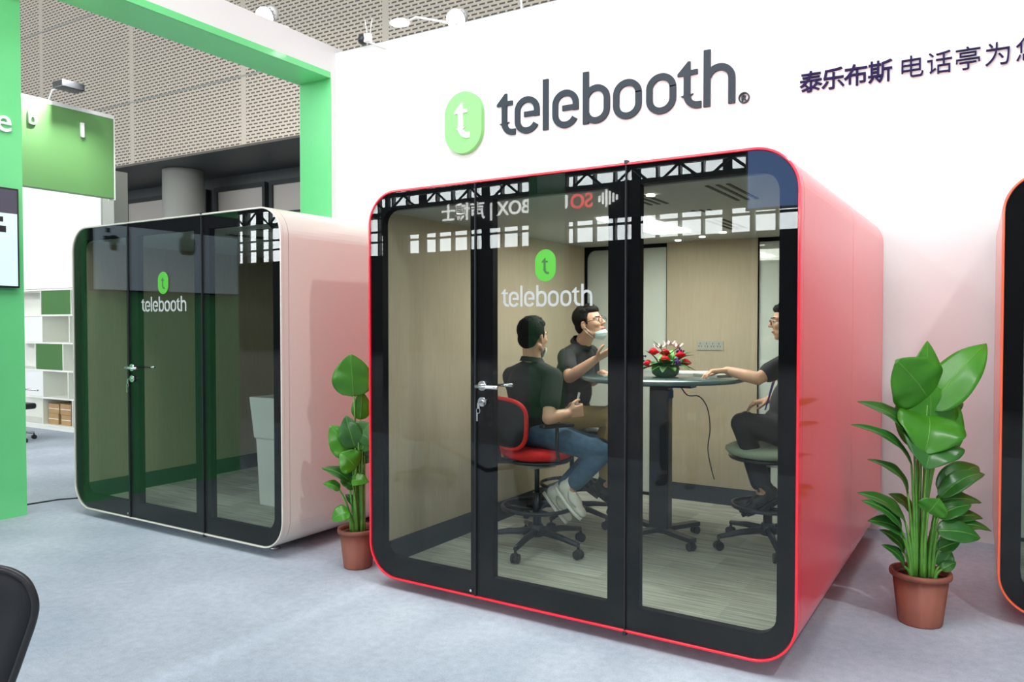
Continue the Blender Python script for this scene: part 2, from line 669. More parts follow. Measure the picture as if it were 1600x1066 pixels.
# gantry over the open left side: white fascia, green soffit and jamb
mb = MB(); mb.box(-.47, -.0, -9.5, .25, 4.225, 4.56)
struct(mb.build('wall_left', 'white_wall'))
mb = MB()
mb.box(-.475, .004, -9.5, -.09, 4.205, 4.224)
mb.box(-.0, .010, -9.5, -.09, 4.205, 4.27)
struct(mb.build('trim_1', 'green_paint'))
mb = MB(); mb.box(-.47, .0, -.078, .25, 0, 4.224)
struct(mb.build('wall_left_return', 'white_wall'))
mb = MB(); mb.box(-.455, .006, -.09, -.079, 0, 4.204)
struct(mb.build('trim_2', 'green_paint'))
# green panel wall with the display, left of the pods
mb = MB(); mb.box(-.62, -.51, -4.62, -3.02, 0, 4.204)
struct(mb.build('wall_left_panel', 'green_paint'))
mb = MB(); mb.box(-.62, -.45, -11.2, -10.3, 0, 4.5)
struct(mb.build('wall_left_end', 'green_paint'))

# hall beyond
mb = MB(); mb.box(-26, 26, 8, 8.2, 6.36, 13)
struct(mb.build('wall_hall_upper', 'perforated_panel'))
for k_, zz in enumerate((8.19, 11.2)):
    mb = MB(); mb.box(-26, 26, 7.985, 7.999, zz - .02, zz + .02)
    struct(mb.build('trim_%d' % (k_ + 7), 'column_paint'))
mb = MB(); mb.box(-26, 26, 8.2, 11.1, 6.36, 6.6)
struct(mb.build('ceiling', 'soffit_dark'))
mb = MB(); mb.box(-26, 26, 10.9, 11.1, 0, 6.36)
struct(mb.build('wall_hall_lower', 'soffit_dark'))
mb = MB(); mb.lathe([(.62, 0), (.62, 6.35)], (-15.5, 9.5, 0), 40)
struct(mb.build('trim_3', 'column_paint'))
for i, (x0, x1) in enumerate([(-20.5, -18.1), (-18.0, -16.0), (-15.6, -13.2), (-13.0, -11.3), (-11.1, -8.6)]):
    mb = MB()
    mb.frame(rrect(x0, x1, .3, 6.0, 0, 0), rrect(x0 + .12, x1 - .12, .42, 5.86, 0, 0), 10.72, 10.88)
    wo = struct(mb.build('window_%d' % (i + 1), 'window_frame'))
    mb = MB(); mb.box(x0 + .12, x1 - .12, 10.8, 10.83, .42, 5.86)
    if i == 0 or i == 1:
        pass
    mb.build('window_pane', 'window_pane', wo)
    mb = MB(); mb.box(x0 + .12, x1 - .12, 10.76, 10.79, 4.95, 5.02)
    mb.build('glazing_bar', 'window_frame', wo)

# the other end of the hall, behind the photographer: dark wall with a band of daylight windows
mat('hall_dark', (.045, .045, .045), .8)
mat('day_window', (.9, .95, 1), .5, emit=(.93, .97, 1), estr=17)
mb = MB(); mb.box(-42, 20, -31.0, -30.6, 0, 5.2); mb.box(-42, 20, -31.0, -30.6, 10.6, 14)
struct(mb.build('wall_far_end', 'hall_dark'))
for i in range(15):
    x0 = -40 + i * 4
    mb = MB(); mb.box(x0 + .15, x0 + 3.85, -30.9, -30.8, 5.2, 10.6)
    wo = struct(mb.build('window_%d' % (i + 10), 'day_window'))
    mb = MB()
    for xx in (0.0, 1.0, 2.0, 3.0, 4.0):
        wd = .16 if xx in (0., 4.) else .05
        mb.box(x0 + xx - wd, x0 + xx + wd, -30.75, -30.5, 5.2, 10.6)
    for zz in (5.9, 6.45, 7.2, 8.9):
        mb.box(x0, x0 + 4, -30.7, -30.55, zz - .05, zz + .05)
    mb.build('window_frame', 'window_frame', wo)
mb = MB()
for i in range(30):
    x0 = -40 + i * 2
    mb.tube([(x0, -28, 6.9), (x0 + 1, -28, 7.7)], .06, 6)
    mb.tube([(x0 + 1, -28, 7.7), (x0 + 2, -28, 6.9)], .06, 6)
mb.box(-42, 20, -28.1, -27.9, 6.75, 6.95)
mb.box(-42, 20, -28.1, -27.9, 7.65, 7.85)
for x in range(-40, 21, 10):
    mb.box(x - .1, x + .1, -28.1, -27.9, 0, 7.8)
tr = tag(mb.build('roof_truss', 'window_frame'), 'dark steel roof truss across the far end of the hall', 'truss')
# neighbouring stand across the aisle, its sign shows mirrored in the red pod's glass
mat('fascia_grey', (.085, .09, .085), .6)
stand = empty('exhibition_stand', (0, -13.2, 0), 0, 'dark grey exhibition stand across the aisle, reflected in the glass', 'stand')
mb = MB(); mb.box(-6.6, 7.0, -.3, .0, 3.62, 4.28)
mb.build('fascia', 'fascia_grey', stand)
for x in (-6.3, 6.7):
    MB().box(x - .25, x + .25, -.3, 0, 0, 3.62).build('post', 'fascia_grey', stand)
mat('sign_lit', (1, 1, 1), .5, emit=(1, 1, 1), estr=12)
mat('sign_red_lit', (1, .05, .08), .5, emit=(1, .03, .06), estr=12)
RX = Matrix.Rotation(PI, 4, 'Z') @ Matrix.Rotation(PI / 2, 4, 'X')
text_mesh('lettering', 'SO', .40, .02, 'sign_red_lit', stand, Matrix.Translation((-.95, .02, 3.84)) @ RX, .006)
text_mesh('lettering', 'UNDBOX | 声博士', .40, .02, 'sign_lit', stand, Matrix.Translation((-1.50, .02, 3.84)) @ RX, .006)
mb = MB()
for k, hh in enumerate((.10, .17, .26, .34, .22, .12)):
    mb.box(-.45 - k * .075, -.415 - k * .075, .005, .03, 3.98 - hh / 2, 3.98 + hh / 2)
mb.build('emblem', 'sign_lit', stand)
# blue lit banner beside it
mat('screen_blue', (.1, .2, .5), .3, emit=(.22, .36, .75), estr=5)
bb = empty('hanging_banner', (3.0, -12.7, 3.5), 0, 'blue lit banner across the aisle, reflected in the corner of the red pod glass', 'banner')
MB().box(-.75, .95, 0, .04, -.02, 1.6).build('banner_face', 'screen_blue', bb)
MB().box(-.8, 1.0, -.04, -.001, -.06, 1.64).build('banner_frame', 'steel', bb)
for x in (-.7, .85):
    MB().box(x, x + .05, -.1, -.041, -3.5, 1.6).build('post', 'steel', bb)

# ================================================================ THE PODS
BW, BD, BZ0, BZ1 = 2.434, 2.70, .06, 2.31
S1, S2 = .766, 1.638


def pod(loc, rz, shell, label, depth=BD, logo=True, lit=True):
    root = empty('meeting_pod', loc, rz, label, 'meeting pod', None)
    RAD = .20
    # shell: front rim, two deep modules with thin dark seams between them
    def sh(y0, y1, inset=0.0, th=.045):
        return MB().frame(rrect(inset, BW - inset, BZ0 + inset, BZ1 - inset, RAD - inset, 14), rrect(th, BW - th, BZ0 + th, BZ1 - th, .075 if th > .03 else RAD - .015, 14), y0, y1, False)
    sh(.0, .022, 0, .012).build('front_rim', shell, root, bevel=.003)
    sh(.0225, .062, 0, .045).build('outer_shell', shell, root)
    sh(.062, .066, .004).build('seam_gasket', 'seam_black', root)
    half = 1.37 if depth > 2 else depth / 2
    sh(.066, half - .0015, 0).build('outer_shell', shell, root)
    sh(half - .0015, half + .0015, .004).build('seam_gasket', 'seam_black', root)
    sh(half + .0015, depth - .05, 0).build('outer_shell', shell, root)
    sh(depth - .05, depth - .046, .004).build('seam_gasket', 'seam_black', root)
    sh(depth - .046, depth, 0).build('outer_shell', shell, root)
    # front: fixed pane, door, fixed pane
    g = .004
    zb, zt = BZ0 + .013, BZ1 - .013
    def pane(x0, x1, hx0, hx1, rads, hrads, pname, gname, parent, y=.004):
        out = rrect(x0, x1, zb, zt, rads, 10)
        inn = rrect(hx0, hx1, BZ0 + .125, BZ1 - .105, hrads, 10)
        fr = MB().frame(out, inn, y + .009, y + .055).build(pname, 'black_border', parent)
        MB().prism(out, y, y + .008).build(gname, 'clear_glass', parent)
        return fr
    r0 = RAD - .013
    pane(.013, S1 - g, .100, S1 - .040, (r0, 0, 0, r0), (.09, .004, .004, .09), 'border', 'glass_pane', root)
    door = empty('door', (0, 0, 0)); door.parent = root
    pane(S1 + g - .001, S2 - g, S1 + .105, S2 - .098, (0, 0, 0, 0), (.004,) * 4, 'border', 'glass_pane', door)
    pane(S2 + g, BW - .013, S2 + .066, BW - .090, (0, r0, r0, 0), (.004, .09, .09, .004), 'border', 'glass_pane', root)
    # lever handle and lock on the door
    hx, hz = S1 + .048, 1.213
    hb = MB()
    hb.tube([(hx, -.010, hz), (hx, .003, hz)], .026, 24)
    hb.tube([(hx, -.008, hz), (hx, -.05, hz)], .010, 14)
    hb.tube([(hx - .012, -.05, hz), (hx + .05, -.052, hz - .001), (hx + .125, -.048, hz - .002)], [.010, .010, .009], 14)
    hb.build('door_handle', 'chrome', door)
    hb = MB()
    hb.tube([(hx, .061, hz), (hx, .10, hz)], .010, 14)
    hb.tube([(hx - .012, .10, hz), (hx + .125, .10, hz)], .009, 14)
    hb.build('door_handle', 'chrome', door)
    lk = MB()
    lk.tube([(hx, -.010, hz - .085), (hx, .003, hz - .085)], .025, 24)
    lk.tube([(hx, -.016, hz - .085), (hx, -.009, hz - .085)], .010, 14)
    lko = lk.build('door_lock', 'chrome', door)
    kb = MB()
    kb.box(hx - .004, hx - .001, -.040, -.016, hz - .090, hz - .080)
    kb.box(hx - .008, hx + .006, -.042, -.039, hz - .118, hz - .088)
    kb.tube([(hx - .002 + .012 * math.cos(R(a)), -.041, hz - .13 + .014 * math.sin(R(a))) for a in range(0, 361, 30)], .0015, 6)
    kb.box(hx - .012, hx - .003, -.044, -.042, hz - .185, hz - .142)
    kb.build('key', 'steel', door)
    # door seal strips (dark) at both splits
    for sx in (S1, S2):
        MB().box(sx - .0035, sx + .0025, -.004, .05, zb, zt).build('door_seal', 'seam_black', root)
    MB().box(S2 - .008, S2 + .008, -.006, .02, BZ1 - .006, BZ1 + .010).build('hinge', 'dark_metal', root)
    MB().box(S2 - .008, S2 + .008, -.006, .02, BZ0 - .012, BZ0 + .006).build('hinge', 'dark_metal', root)
    MB().tube([(S1 - .033, .002, .096), (S1 - .033, -.001, .096)], .007, 12).build('screw_cap', 'chrome', root)
    # logo decals on the door glass
    if logo:
        cx, cz = 1.197, 1.840
        st = rrect(cx - .060, cx + .060, cz - .081, cz + .081, .0599, 12)
        MB().prism(st, .0005, .0034).build('emblem', 'logo_green', door)
        tb = MB(); glyph_t(tb, cx - .004, -.0005, .0004, .21, cz - .045)
        tb.build('emblem_letter', 'shelf_green', door)
        wb_ = MB(); s = .2336
        for gfun, gx in WORD:
            gfun(wb_, .931 + gx * s, .0012, .0034, s, 1.633)
        wb_.build('lettering', 'decal_white', door)
    # interior
    zi, zc = .12, 2.20
    yb = depth - .075
    xi0, xi1 = .082, BW - .082
    MB().box(xi0 + .001, xi1 - .001, .07, yb, zi - .02, zi).build('floor_carpet', 'plank_carpet', root)
    MB().box(xi0 + .002, xi1 - .002, .07, yb, zc, zc + .015).build('ceiling_panel', 'pod_ceiling', root)
    MB().box(xi0, xi0 + .012, .07, yb, zi, zc).build('wall_lining', 'beige_felt', root)
    MB().box(xi1 - .012, xi1, .07, yb, zi, zc).build('wall_lining', 'beige_felt', root)
    MB().box(xi0 + .0125, xi0 + .024, .07, yb - .002, zi, zi + .135).build('skirting', 'dark_baseboard', root)
    MB().box(xi1 - .024, xi1 - .0125, .07, yb - .002, zi, zi + .135).build('skirting', 'dark_baseboard', root)
    # back: glazed bays with black rounded surrounds, a solid felt bay between them
    MB().box(.842, 1.572, yb - .01, yb + .03, zi, zc).build('back_panel', 'beige_felt', root)
    MB().box(.842, 1.572, yb - .022, yb - .011, zi, zi + .135).build('skirting', 'dark_baseboard', root)
    for (x0, x1, rr) in ((xi0, .842, (.01, .01, .01, .075)), (1.572, xi1, (.01, .01, .075, .01))):
        out = rrect(x0, x1, zi, zc, 0.001, 10)
        inn = rrect(x0 + .028, x1 - .004, zi + .02, zc - .03, rr, 10) if x0 < 1 else rrect(x0 + .004, x1 - .028, zi + .02, zc - .03, rr, 10)
        MB().frame(out, inn, yb - .012, yb + .03).build('rear_surround', 'black_border', root)
        MB().prism(inn, yb + .008, yb + .014).build('rear_glass_pane', 'rear_glass', root)
        MB().prism(inn, yb + .015, yb + .020).build('white_backing', 'white_wall', root)
    # ceiling fittings
    MB().box(1.03, 1.29, .93, 1.90, zc - .012, zc - .001).build('ceiling_light', 'led_panel' if lit else 'pod_ceiling', root)
    for (vx0, vx1, vy0, vy1) in ((1.95, 2.10, .2, .72), (1.62, 1.76, .95, 1.05), (1.55, 1.70, 1.42, 1.95), (1.50, 1.64, .3, .62)):
        vb = MB()
        for k in range(3):
            x = vx0 + (vx1 - vx0) * (k + .1) / 3
            vb.box(x, x + .018, vy0, vy1, zc - .0035, zc - .0005)
        vb.build('air_vent', 'seam_black', root)
    for (lx, ly) in ((1.64, .30), (1.00, 2.44), (1.24, 2.30), (.85, 2.0), (1.46, 2.1)):
        MB().tube([(lx, ly, zc - .008), (lx, ly, zc - .001)], .022, 16).build('downlight', 'downlight_lens' if lit else 'pod_ceiling', root)
    # feet
    for (fx, fy) in ((.28, .18), (BW - .28, .18), (.28, depth - .2), (BW - .28, depth - .2), (.9, .3), (1.6, .3)):
        MB().lathe([(.016, .018), (.016, BZ0 - .001)], (fx, fy, 0), 12).lathe([(.035, .001), (.035, .010), (.02, .018)], (fx, fy, 0), 16).build('levelling_foot', 'steel', root)
    MB().box(.35, BW - .35, .25, depth - .2, .028, BZ0 - .001).build('underframe', 'seam_black', root)
    # room light from the ceiling panel
    l = bpy.data.lights.new('pod_light', 'AREA'); l.shape = 'RECTANGLE'; l.size = .9; l.size_y = 1.2; l.energy = 36 if lit else 0.8; l.color = (1, .97, .92)
    lo = bpy.data.objects.new('pod_light', l); COL.objects.link(lo); lo.parent = root; lo.location = (1.16, 1.42, zc - .03)
    return root


RED_LOC, RED_RZ = (2.98, -2.88, 0), -1.4
WHT_LOC, WHT_RZ = (-.22, -2.80, 0), -1.0
red = pod(RED_LOC, RED_RZ, 'red_lacquer', 'red lacquered meeting pod with black-edged glass front and three people seated inside')
white = pod(WHT_LOC, WHT_RZ, 'cream_lacquer', 'cream meeting pod with black-edged glass front, empty inside, beside the green frame', lit=False)
orange = pod((6.16, -1.70, 0), 0, 'orange_lacquer', 'orange-rimmed black-fronted pod cut off at the right edge of the photo', depth=1.45, logo=False, lit=False)
# wall socket strip inside the red pod
so = MB().box(1.10, 1.31, BD - .094, BD - .086, 1.335, 1.405).build('power_outlet', 'column_paint', red)
sb = MB()
for k in range(4):
    for q in ((0, .018), (-.010, -.004), (.010, -.004)):
        sb.box(1.125 + k * .05 + q[0], 1.129 + k * .05 + q[0], BD - .0965, BD - .0945, 1.362 + q[1], 1.374 + q[1])
sb.build('socket_slots', 'seam_black', so)


def POD(b, x, y, z):
    return Matrix.Translation(b[0]) @ Matrix.Rotation(R(b[1]), 4, 'Z') @ Vector((x, y, z))


# ---------------------------------------------------------------- signs on the back wall
bd = empty('logo_badge', (0, 0, 0), 0, 'bright green capsule-shaped wall badge with a white letter t', 'sign')
MB().prism(rrect(1.500, 1.936, 3.21, 3.812, .2179, 16), -.055, -.001).build('badge_plate', 'sign_green', bd, bevel=.008)
tb = MB(); glyph_t(tb, 1.700, -.072, -.056, .86, 3.355, 1.15); tb.build('letter', 'sign_white', bd)
GN = ['dark raised wall letter T at the very start of the company name', 'first dark wall letter e, between the T and the tall l', 'dark tall wall letter l, third in the company name', 'second dark wall letter e, between the tall l and the b', 'dark wall letter b in the middle of the company name', 'first of the two dark round wall letters o, next to the b', 'second of the two dark round wall letters o, left of the last t', 'dark wall letter t just before the final h', 'dark wall letter h ending the company name']
for (gfun, gx), lab in zip(WORD, GN):
    b_ = MB(); gfun(b_, 2.088 + gx, -.020, -.003, 1, 3.332)
    tag(b_.build('wall_letter', 'sign_dark'), lab.replace('T at', 't at'), 'letter', 'raised letters of the company name on the wall')
rg = empty('registered_mark', (0, 0, 0), 0, 'small dark circled R mark right of the company name', 'sign')
b_ = MB(); b_.frame([(4.427 + .044 * math.cos(a), 3.362 + .044 * math.sin(a)) for a in [2 * PI * k / 28 for k in range(28)]], [(4.427 + .035 * math.cos(a), 3.362 + .035 * math.sin(a)) for a in [2 * PI * k / 28 for k in range(28)]], -.02, -.001)
b_.build('ring', 'sign_dark', rg)
RW = Matrix.Rotation(PI / 2, 4, 'X')
text_mesh('letter', 'R', .070, .018, 'sign_dark', rg, Matrix.Translation((4.405, -.011, 3.337)) @ RW, .002)
# Chinese slogan: four bold characters, then thin ones
x = 4.850
CH = [('泰', 4.850, .0015), ('乐', 5.010, .0015), ('布', 5.170, .0015), ('斯', 5.335, .0015), ('电', 5.540, -.0010), ('话', 5.720, -.0010), ('亭', 5.895, -.0010), ('为', 6.075, -.0010), ('您', 6.258, -.0010)]
CL = ['bold navy character 泰 that starts the slogan on the white wall', 'bold navy character 乐, second of the slogan', 'bold navy character 布, third of the slogan', 'bold navy character 斯, last of the four bold ones', 'thin navy character 电 right after the gap in the slogan', 'thin navy character 话 in the middle of the slogan', 'thin navy character 亭 of the slogan, left of 为', 'thin navy character 为 near the right edge of the photo', 'thin navy character cut off by the right edge of the photo']
for (c, x, bo), lab in zip(CH, CL):
    o = text_mesh('wall_letter', c, .172, .016, 'sign_navy', None, Matrix.Translation((x, -.010, 3.345)) @ RW, bo)
    tag(o, lab, 'letter', 'Chinese characters of the slogan on the wall')

# ---------------------------------------------------------------- green panel wall: lettering and display
MX = Matrix.Rotation(PI / 2, 4, 'Z') @ Matrix.Rotation(PI / 2, 4, 'X')
o = text_mesh('wall_lettering', 'se', .26, .02, 'sign_white', None, Matrix.Translation((-.495, -3.325, 3.05)) @ MX, .001)
tag(o, 'raised white letters on the green panel at the left edge of the photo', 'letters')
tv = empty('wall_display', (-.51, -3.84, 2.215), 0, 'black-framed wall display on the green panel, left edge of the photo', 'screen')
MB().box(.0, .06, -.74, .76, -.39, .39).build('housing', 'black_plastic', tv, bevel=.006)
mat('tv_image', (.2, .3, .4), .15, emit=(.50, .60, .68), estr=1.3)
mat('tv_dark', (.02, .02, .03), .15, emit=(.10, .09, .13), estr=.6)
MB().box(.0601, .0615, -.725, .745, -.375, .19).build('screen_picture', 'tv_image', tv)
MB().box(.0601, .0615, -.725, .745, .191, .375).build('screen_caption_band', 'tv_dark', tv)
m_ = MB(); m_.lathe([(.06, -.12), (.085, -.08), (.085, .02), (.05, .05), (.05, .1), (.08, .12)], (0, 0, 0), 24, Matrix.Scale(.1, 4, (1, 0, 0)))
m_.v = [(v[0] * .3 + .064, v[1] - .15, v[2] + .1) for v in m_.v]
m_.build('screen_silhouette', 'black_plastic', tv)
m_ = MB(); m_.box(.0602, .066, .52, .66, .04, .09); m_.box(.0602, .066, .54, .60, -.03, .10); m_.box(.0602, .066, .60, .64, .12, .16)
m_.build('screen_silhouette', 'black_plastic', tv)

# ================================================================ NEIGHBOURING STAND THROUGH THE OPENING
hd = empty('stand_header', (-3, 0, 0), 0, 'green header board with white top edge and washed-out white letters', 'sign')
MB().box(-.12, 0, -4.2, -.68, 3.07, 4.03).build('header_board', 'header_green', hd)
MB().box(-.13, .004, -4.2, -.672, 4.031, 4.075).box(-.13, .003, -.679, -.665, 3.05, 4.03).build('edge_trim', 'white_paint', hd)
text_mesh('letter', 'b', .22, .03, 'sign_white', hd, Matrix.Translation((.012, -1.69, 3.76)) @ MX)
text_mesh('letter', '1', .22, .03, 'sign_white', hd, Matrix.Translation((.012, -1.13, 3.74)) @ MX, .008)
wl = MB(); wl.box(-8, -4.2, -.12, .1, 2.05, 3.6); wl.box(-8, -4.2, .45, .5, 0, 2.05)
struct(wl.build('wall_stand', 'white_wall'))
struct(MB().box(-4.199, -3.93, -.1, .1, 0, 3.6).build('trim_4', 'column_paint'))
spot('stand_lamp', (-2.62, -1.42, 4.45), (-3.02, -1.5, 3.7), 200, 110, .9, .05)
area('stand_fill_light', (-5.2, -3.6, 3.9), (-5.4, -.2, 1.4), 2.5, 1.0, 75)  # unseen fill lamp, added to whiten the stand wall
la = empty('flood_lamp', (-3.06, -1.42, 4.079), 0, 'dark flood lamp on a white arm above the green header board', 'lamp')
MB().tube([(0, 0, -.002), (.05, .02, .12), (.2, .08, .16)], .012, 8).build('arm', 'white_paint', la)
MB().box(.12, .32, -.02, .24, .12, .2).build('housing', 'black_plastic', la, bevel=.01)

# shelving with green panels
sh = empty('shelf_unit', (-6.9, -.15, 0), 0, 'white open shelving with green back panels behind the opening', 'shelf')
levels = [.06, .46, .86, 1.26, 1.66, 2.03]
for z in levels:
    MB().box(0, 2.75, 0, .42, z - .012, z + .012).build('shelf_board', 'shelf_white', sh)
MB().box(0, 2.75, .42, .44, 0, 2.05).build('back_panel', 'shelf_white', sh)
MB().box(0, 2.75, .01, .41, 0, .047).build('plinth', 'shelf_white', sh)
for (x, lv) in ((1.24, 0), (1.25, 1), (1.06, 2), (1.25, 3), (1.22, 4), (2.0, 0), (1.9, 1), (1.78, 2), (1.95, 3), (2.0, 4)):
    MB().box(x - .009, x + .009, .005, .41, levels[lv] + .013, levels[lv + 1] - .013).build('divider', 'shelf_white', sh)
for (x0, x1, lv) in ((1.235, 1.98, 4), (1.075, 1.76, 2)):
    MB().box(x0, x1, .015, .03, levels[lv] + .014, levels[lv + 1] - .014).build('green_panel', 'shelf_green', sh)
for (x0, x1, lv) in ((.6, 1.235, 3), (.6, 1.235, 1)):
    MB().box(x0, x1, .015, .03, levels[lv] + .014, levels[lv + 1] - .014).build('door', 'white_wall', sh)
MB().box(1.25, 2.0, .38, .415, .075, .445).build('dark_back', 'seam_black', sh)
for i, (x0, x1, z0, z1, lab) in enumerate([(1.27, 1.53, .073, .23, 'brown cardboard box on the bottom shelf, lower left one'), (1.27, 1.55, .232, .37, 'brown cardboard box stacked on another at the left of the bottom shelf'), (1.60, 1.85, .073, .22, 'brown cardboard box on the bottom shelf, lower right one'), (1.58, 1.85, .222, .38, 'brown cardboard box stacked on another at the right of the bottom shelf')]):
    b = empty('cardboard_box', (-6.9 + x0, -.08, z0), 0, lab, 'box', 'cardboard boxes on the bottom shelf')
    MB().box(0, x1 - x0, 0, .26, 0, z1 - z0).build('carton', 'cardboard', b, bevel=.004)
    MB().box(0, x1 - x0, -.001, -.0003, (z1 - z0) * .47, (z1 - z0) * .53).build('flap_tape', 'shelf_white', b)


# ---------------------------------------------------------------- office chairs
def star_base(root, z0, r, metal, colr=.03, caster_r=.028, a0=0, zc=None):
    zc = zc or .115
    MB().lathe([(.03, z0 + zc - .035), (.045, z0 + zc - .03), (.045, z0 + zc + .03), (.034, z0 + zc + .045)], (0, 0, 0), 20).build('hub', metal, root)
    for k in range(5):
        a = R(a0 + 72 * k)
        d = Vector((math.cos(a), math.sin(a), 0))
        leg = MB().tube([d * .03 + Vector((0, 0, z0 + zc)), d * r * .55 + Vector((0, 0, z0 + zc - .008)), d * r + Vector((0, 0, z0 + .085))], [.024, .02, .015], 10).build('base_arm', metal, root)
        c = MB()
        p = d * r
        c.tube([p + Vector((0, 0, z0 + .045)), p + Vector((0, 0, z0 + .09))], .009, 8)
        s = Vector((-d.y, d.x, 0))
        for q in (-1, 1):
            o_ = p + s * (.014 * q) + Vector((0, 0, z0 + caster_r + .001))
            c.tube([o_ - s * .009, o_ + s * .009], caster_r, 18)
        c.ell(p + Vector((0, 0, z0 + .045)), (.022, .022, .018), None, 10, 6)
        c.build('caster', 'black_plastic', leg)


def stool_chair(loc, rz, label, seat_m, seat_h, back=None, ring=True, a0=0, seat_w=.23, seat_d=.22, trim=None, group='drafting chairs in the red pod'):
    root = empty('drafting_chair', loc, rz, label, 'chair', group)
    star_base(root, 0, .33, 'dark_metal', a0=a0)
    MB().tube([(0, 0, .15), (0, 0, .36)], .028, 16).tube([(0, 0, .355), (0, 0, seat_h - .09)], .016, 16).build('gas_column', 'dark_metal', root)
    if ring:
        rb = MB()
        rb.tube([(.22 * math.cos(R(a)), .22 * math.sin(R(a)), .27) for a in range(0, 361, 15)], .013, 10, False)
        for a in (20, 140, 260):
            rb.tube([(.03 * math.cos(R(a)), .03 * math.sin(R(a)), .25), (.215 * math.cos(R(a)), .215 * math.sin(R(a)), .27)], .010, 8)
        rb.build('foot_ring', 'dark_metal', root)
    mk = MB().box(-.11, .10, -.07, .07, seat_h - .135, seat_h - .098)
    mk.tube([(-.1, -.05, seat_h - .09), (-.19, -.02, seat_h - .07)], .012, 8).tube([(.04, -.06, seat_h - .09), (.04, -.21, seat_h - .085)], .006, 8)
    mk.build('tilt_mechanism', 'steel', root, bevel=.008)
    MB().lathe([(.10, -.018), (.205, -.010), (.215, .004), (.1, .008)], (0, 0, seat_h - .083), 36, Matrix.Diagonal((seat_d / .22, seat_w / .22, 1, 1))).build('seat_shell', 'black_plastic', root)
    s_ = MB().lathe([(.05, -.045), (.18, -.043), (.215, -.028), (.232, -.006), (.230, .010), (.205, .026), (.15, .032), (.05, .028)], (0, 0, seat_h - .032), 36, Matrix.Diagonal((seat_d / .22, seat_w / .22, 1, 1)))
    s_.build('seat', seat_m, root)
    if back:
        # curved rounded backrest on an upright, opening towards +x
        bz0, bz1, bw, off = back
        def bp(u, v):
            """u -1..1 across, v 0..1 up"""
            zz = bz0 + (bz1 - bz0) * v
            return Vector((-off - .05 * v + .075 * u * u, bw * u, zz))
        out = rrect(-1, 1, 0, 1, .001, 1)
        def outline(k, sx, sz):
            pts = []
            for q in range(40):
                a = 2 * PI * q / 40
                ca, sa = math.cos(a), math.sin(a)
                e = .55
                uu = sx * (abs(ca) ** e) * (1 if ca > 0 else -1)
                vv = .5 + .5 * sz * (abs(sa) ** e) * (1 if sa > 0 else -1)
                pts.append(bp(uu * (.80 + .2 * vv), vv))
            return pts
        n_ = Vector((.018, 0, 0))
        pn = MB().rings([[p * 1 for p in outline(0, .2, .2)], outline(0, .6, .6), outline(0, .95, .95), [p + n_ for p in outline(0, .95, .95)], [p + n_ for p in outline(0, .6, .6)], [p + n_ for p in outline(0, .2, .2)]])
        pn.build('backrest', 'black_mesh', root)
        ol = outline(0, 1, 1)
        MB().tube([p + n_ * .5 for p in ol + [ol[0], ol[1]]], .013, 8, False).build('backrest_edge', trim or 'black_plastic', root)
        MB().tube([(-.08, 0, seat_h - .09), (-off - .02, 0, seat_h - .07), (-off - .05, 0, bz0 + .05), (-off - .07, 0, bz0 + (bz1 - bz0) * .5)], [.02, .022, .02, .014], 10).build('back_support', 'black_plastic', root)
    return root


ZF = .121
A_POS = (3.683, -2.10); B_POS = (3.56, -1.36); C_POS = (4.93, -1.33)
ch = stool_chair((A_POS[0], A_POS[1], ZF), 60, 'high swivel chair with a red seat under the man seen from behind', 'red_fabric', .655, (.66, .97, .24, .25), a0=0, trim='red_fabric')
for s in (-1, 1):
    MB().tube([(0, s * .13, .60), (0, s * .25, .60), (-.02, s * .265, .68), (-.02, s * .265, .80)], .011, 8).build('armrest_post', 'dark_metal', ch)
    MB().box(-.13, .09, s * .265 - .03, s * .265 + .03, .80, .825).build('armrest', 'black_plastic', ch, bevel=.01)
stool_chair((B_POS[0], B_POS[1], ZF), 5, 'high swivel chair under the man in khaki trousers, mostly hidden', 'black_plastic', .66, (.76, 1.0, .2, .2), a0=50)
ch = stool_chair((C_POS[0], C_POS[1], ZF), 178, 'high swivel chair with a pale sage-green seat at the right of the pod', 'sage_vinyl', .66, (.78, 1.1, .2, .21), a0=-30, seat_w=.25, seat_d=.25)

# ---------------------------------------------------------------- pedestal table
tb_ = empty('round_table', (4.28, -1.50, ZF), 0, 'round high table with dark glossy top on a T-foot column in the pod', 'table')
MB().lathe([(.01, 0), (.53, 0), (.54, .008), (.54, .022), (.533, .028), (.01, .028)], (0, 0, 1.055), 72).build('tabletop', 'table_top', tb_)
MB().box(-.22, .22, -.06, .06, 1.01, 1.054).build('top_bracket', 'black_plastic', tb_)
MB().box(-.065, .065, -.045, .045, .05, 1.01).build('column', 'dark_metal', tb_, bevel=.008)
for a in (-31, 59, 149, 239):
    M_ = Matrix.Rotation(R(a), 4, 'Z')
    lg = MB().box(.03, .32, -.03, .03, .055, .085, M_).build('foot_bar', 'dark_metal', tb_, bevel=.006)
    cs = MB(); p = M_ @ Vector((.30, 0, .027)); s = M_ @ Vector((0, 1, 0))
    for q in (-1, 1):
        cs.tube([p + s * (.014 * q - .008), p + s * (.014 * q + .008)], .026, 16)
    cs.tube([p, p + Vector((0, 0, .03))], .008, 8)
    cs.build('caster', 'black_plastic', lg)
cpts = [Vector(p) for p in ((.10, .08, 1.03), (.10, .08, 1.02), (.14, .12, .95), (.20, .18, .94), (.24, .23, .86), (.25, .26, .72), (.23, .28, .58), (.25, .30, .44), (.27, .31, .36), (.27, .31, .35))]
cable = []
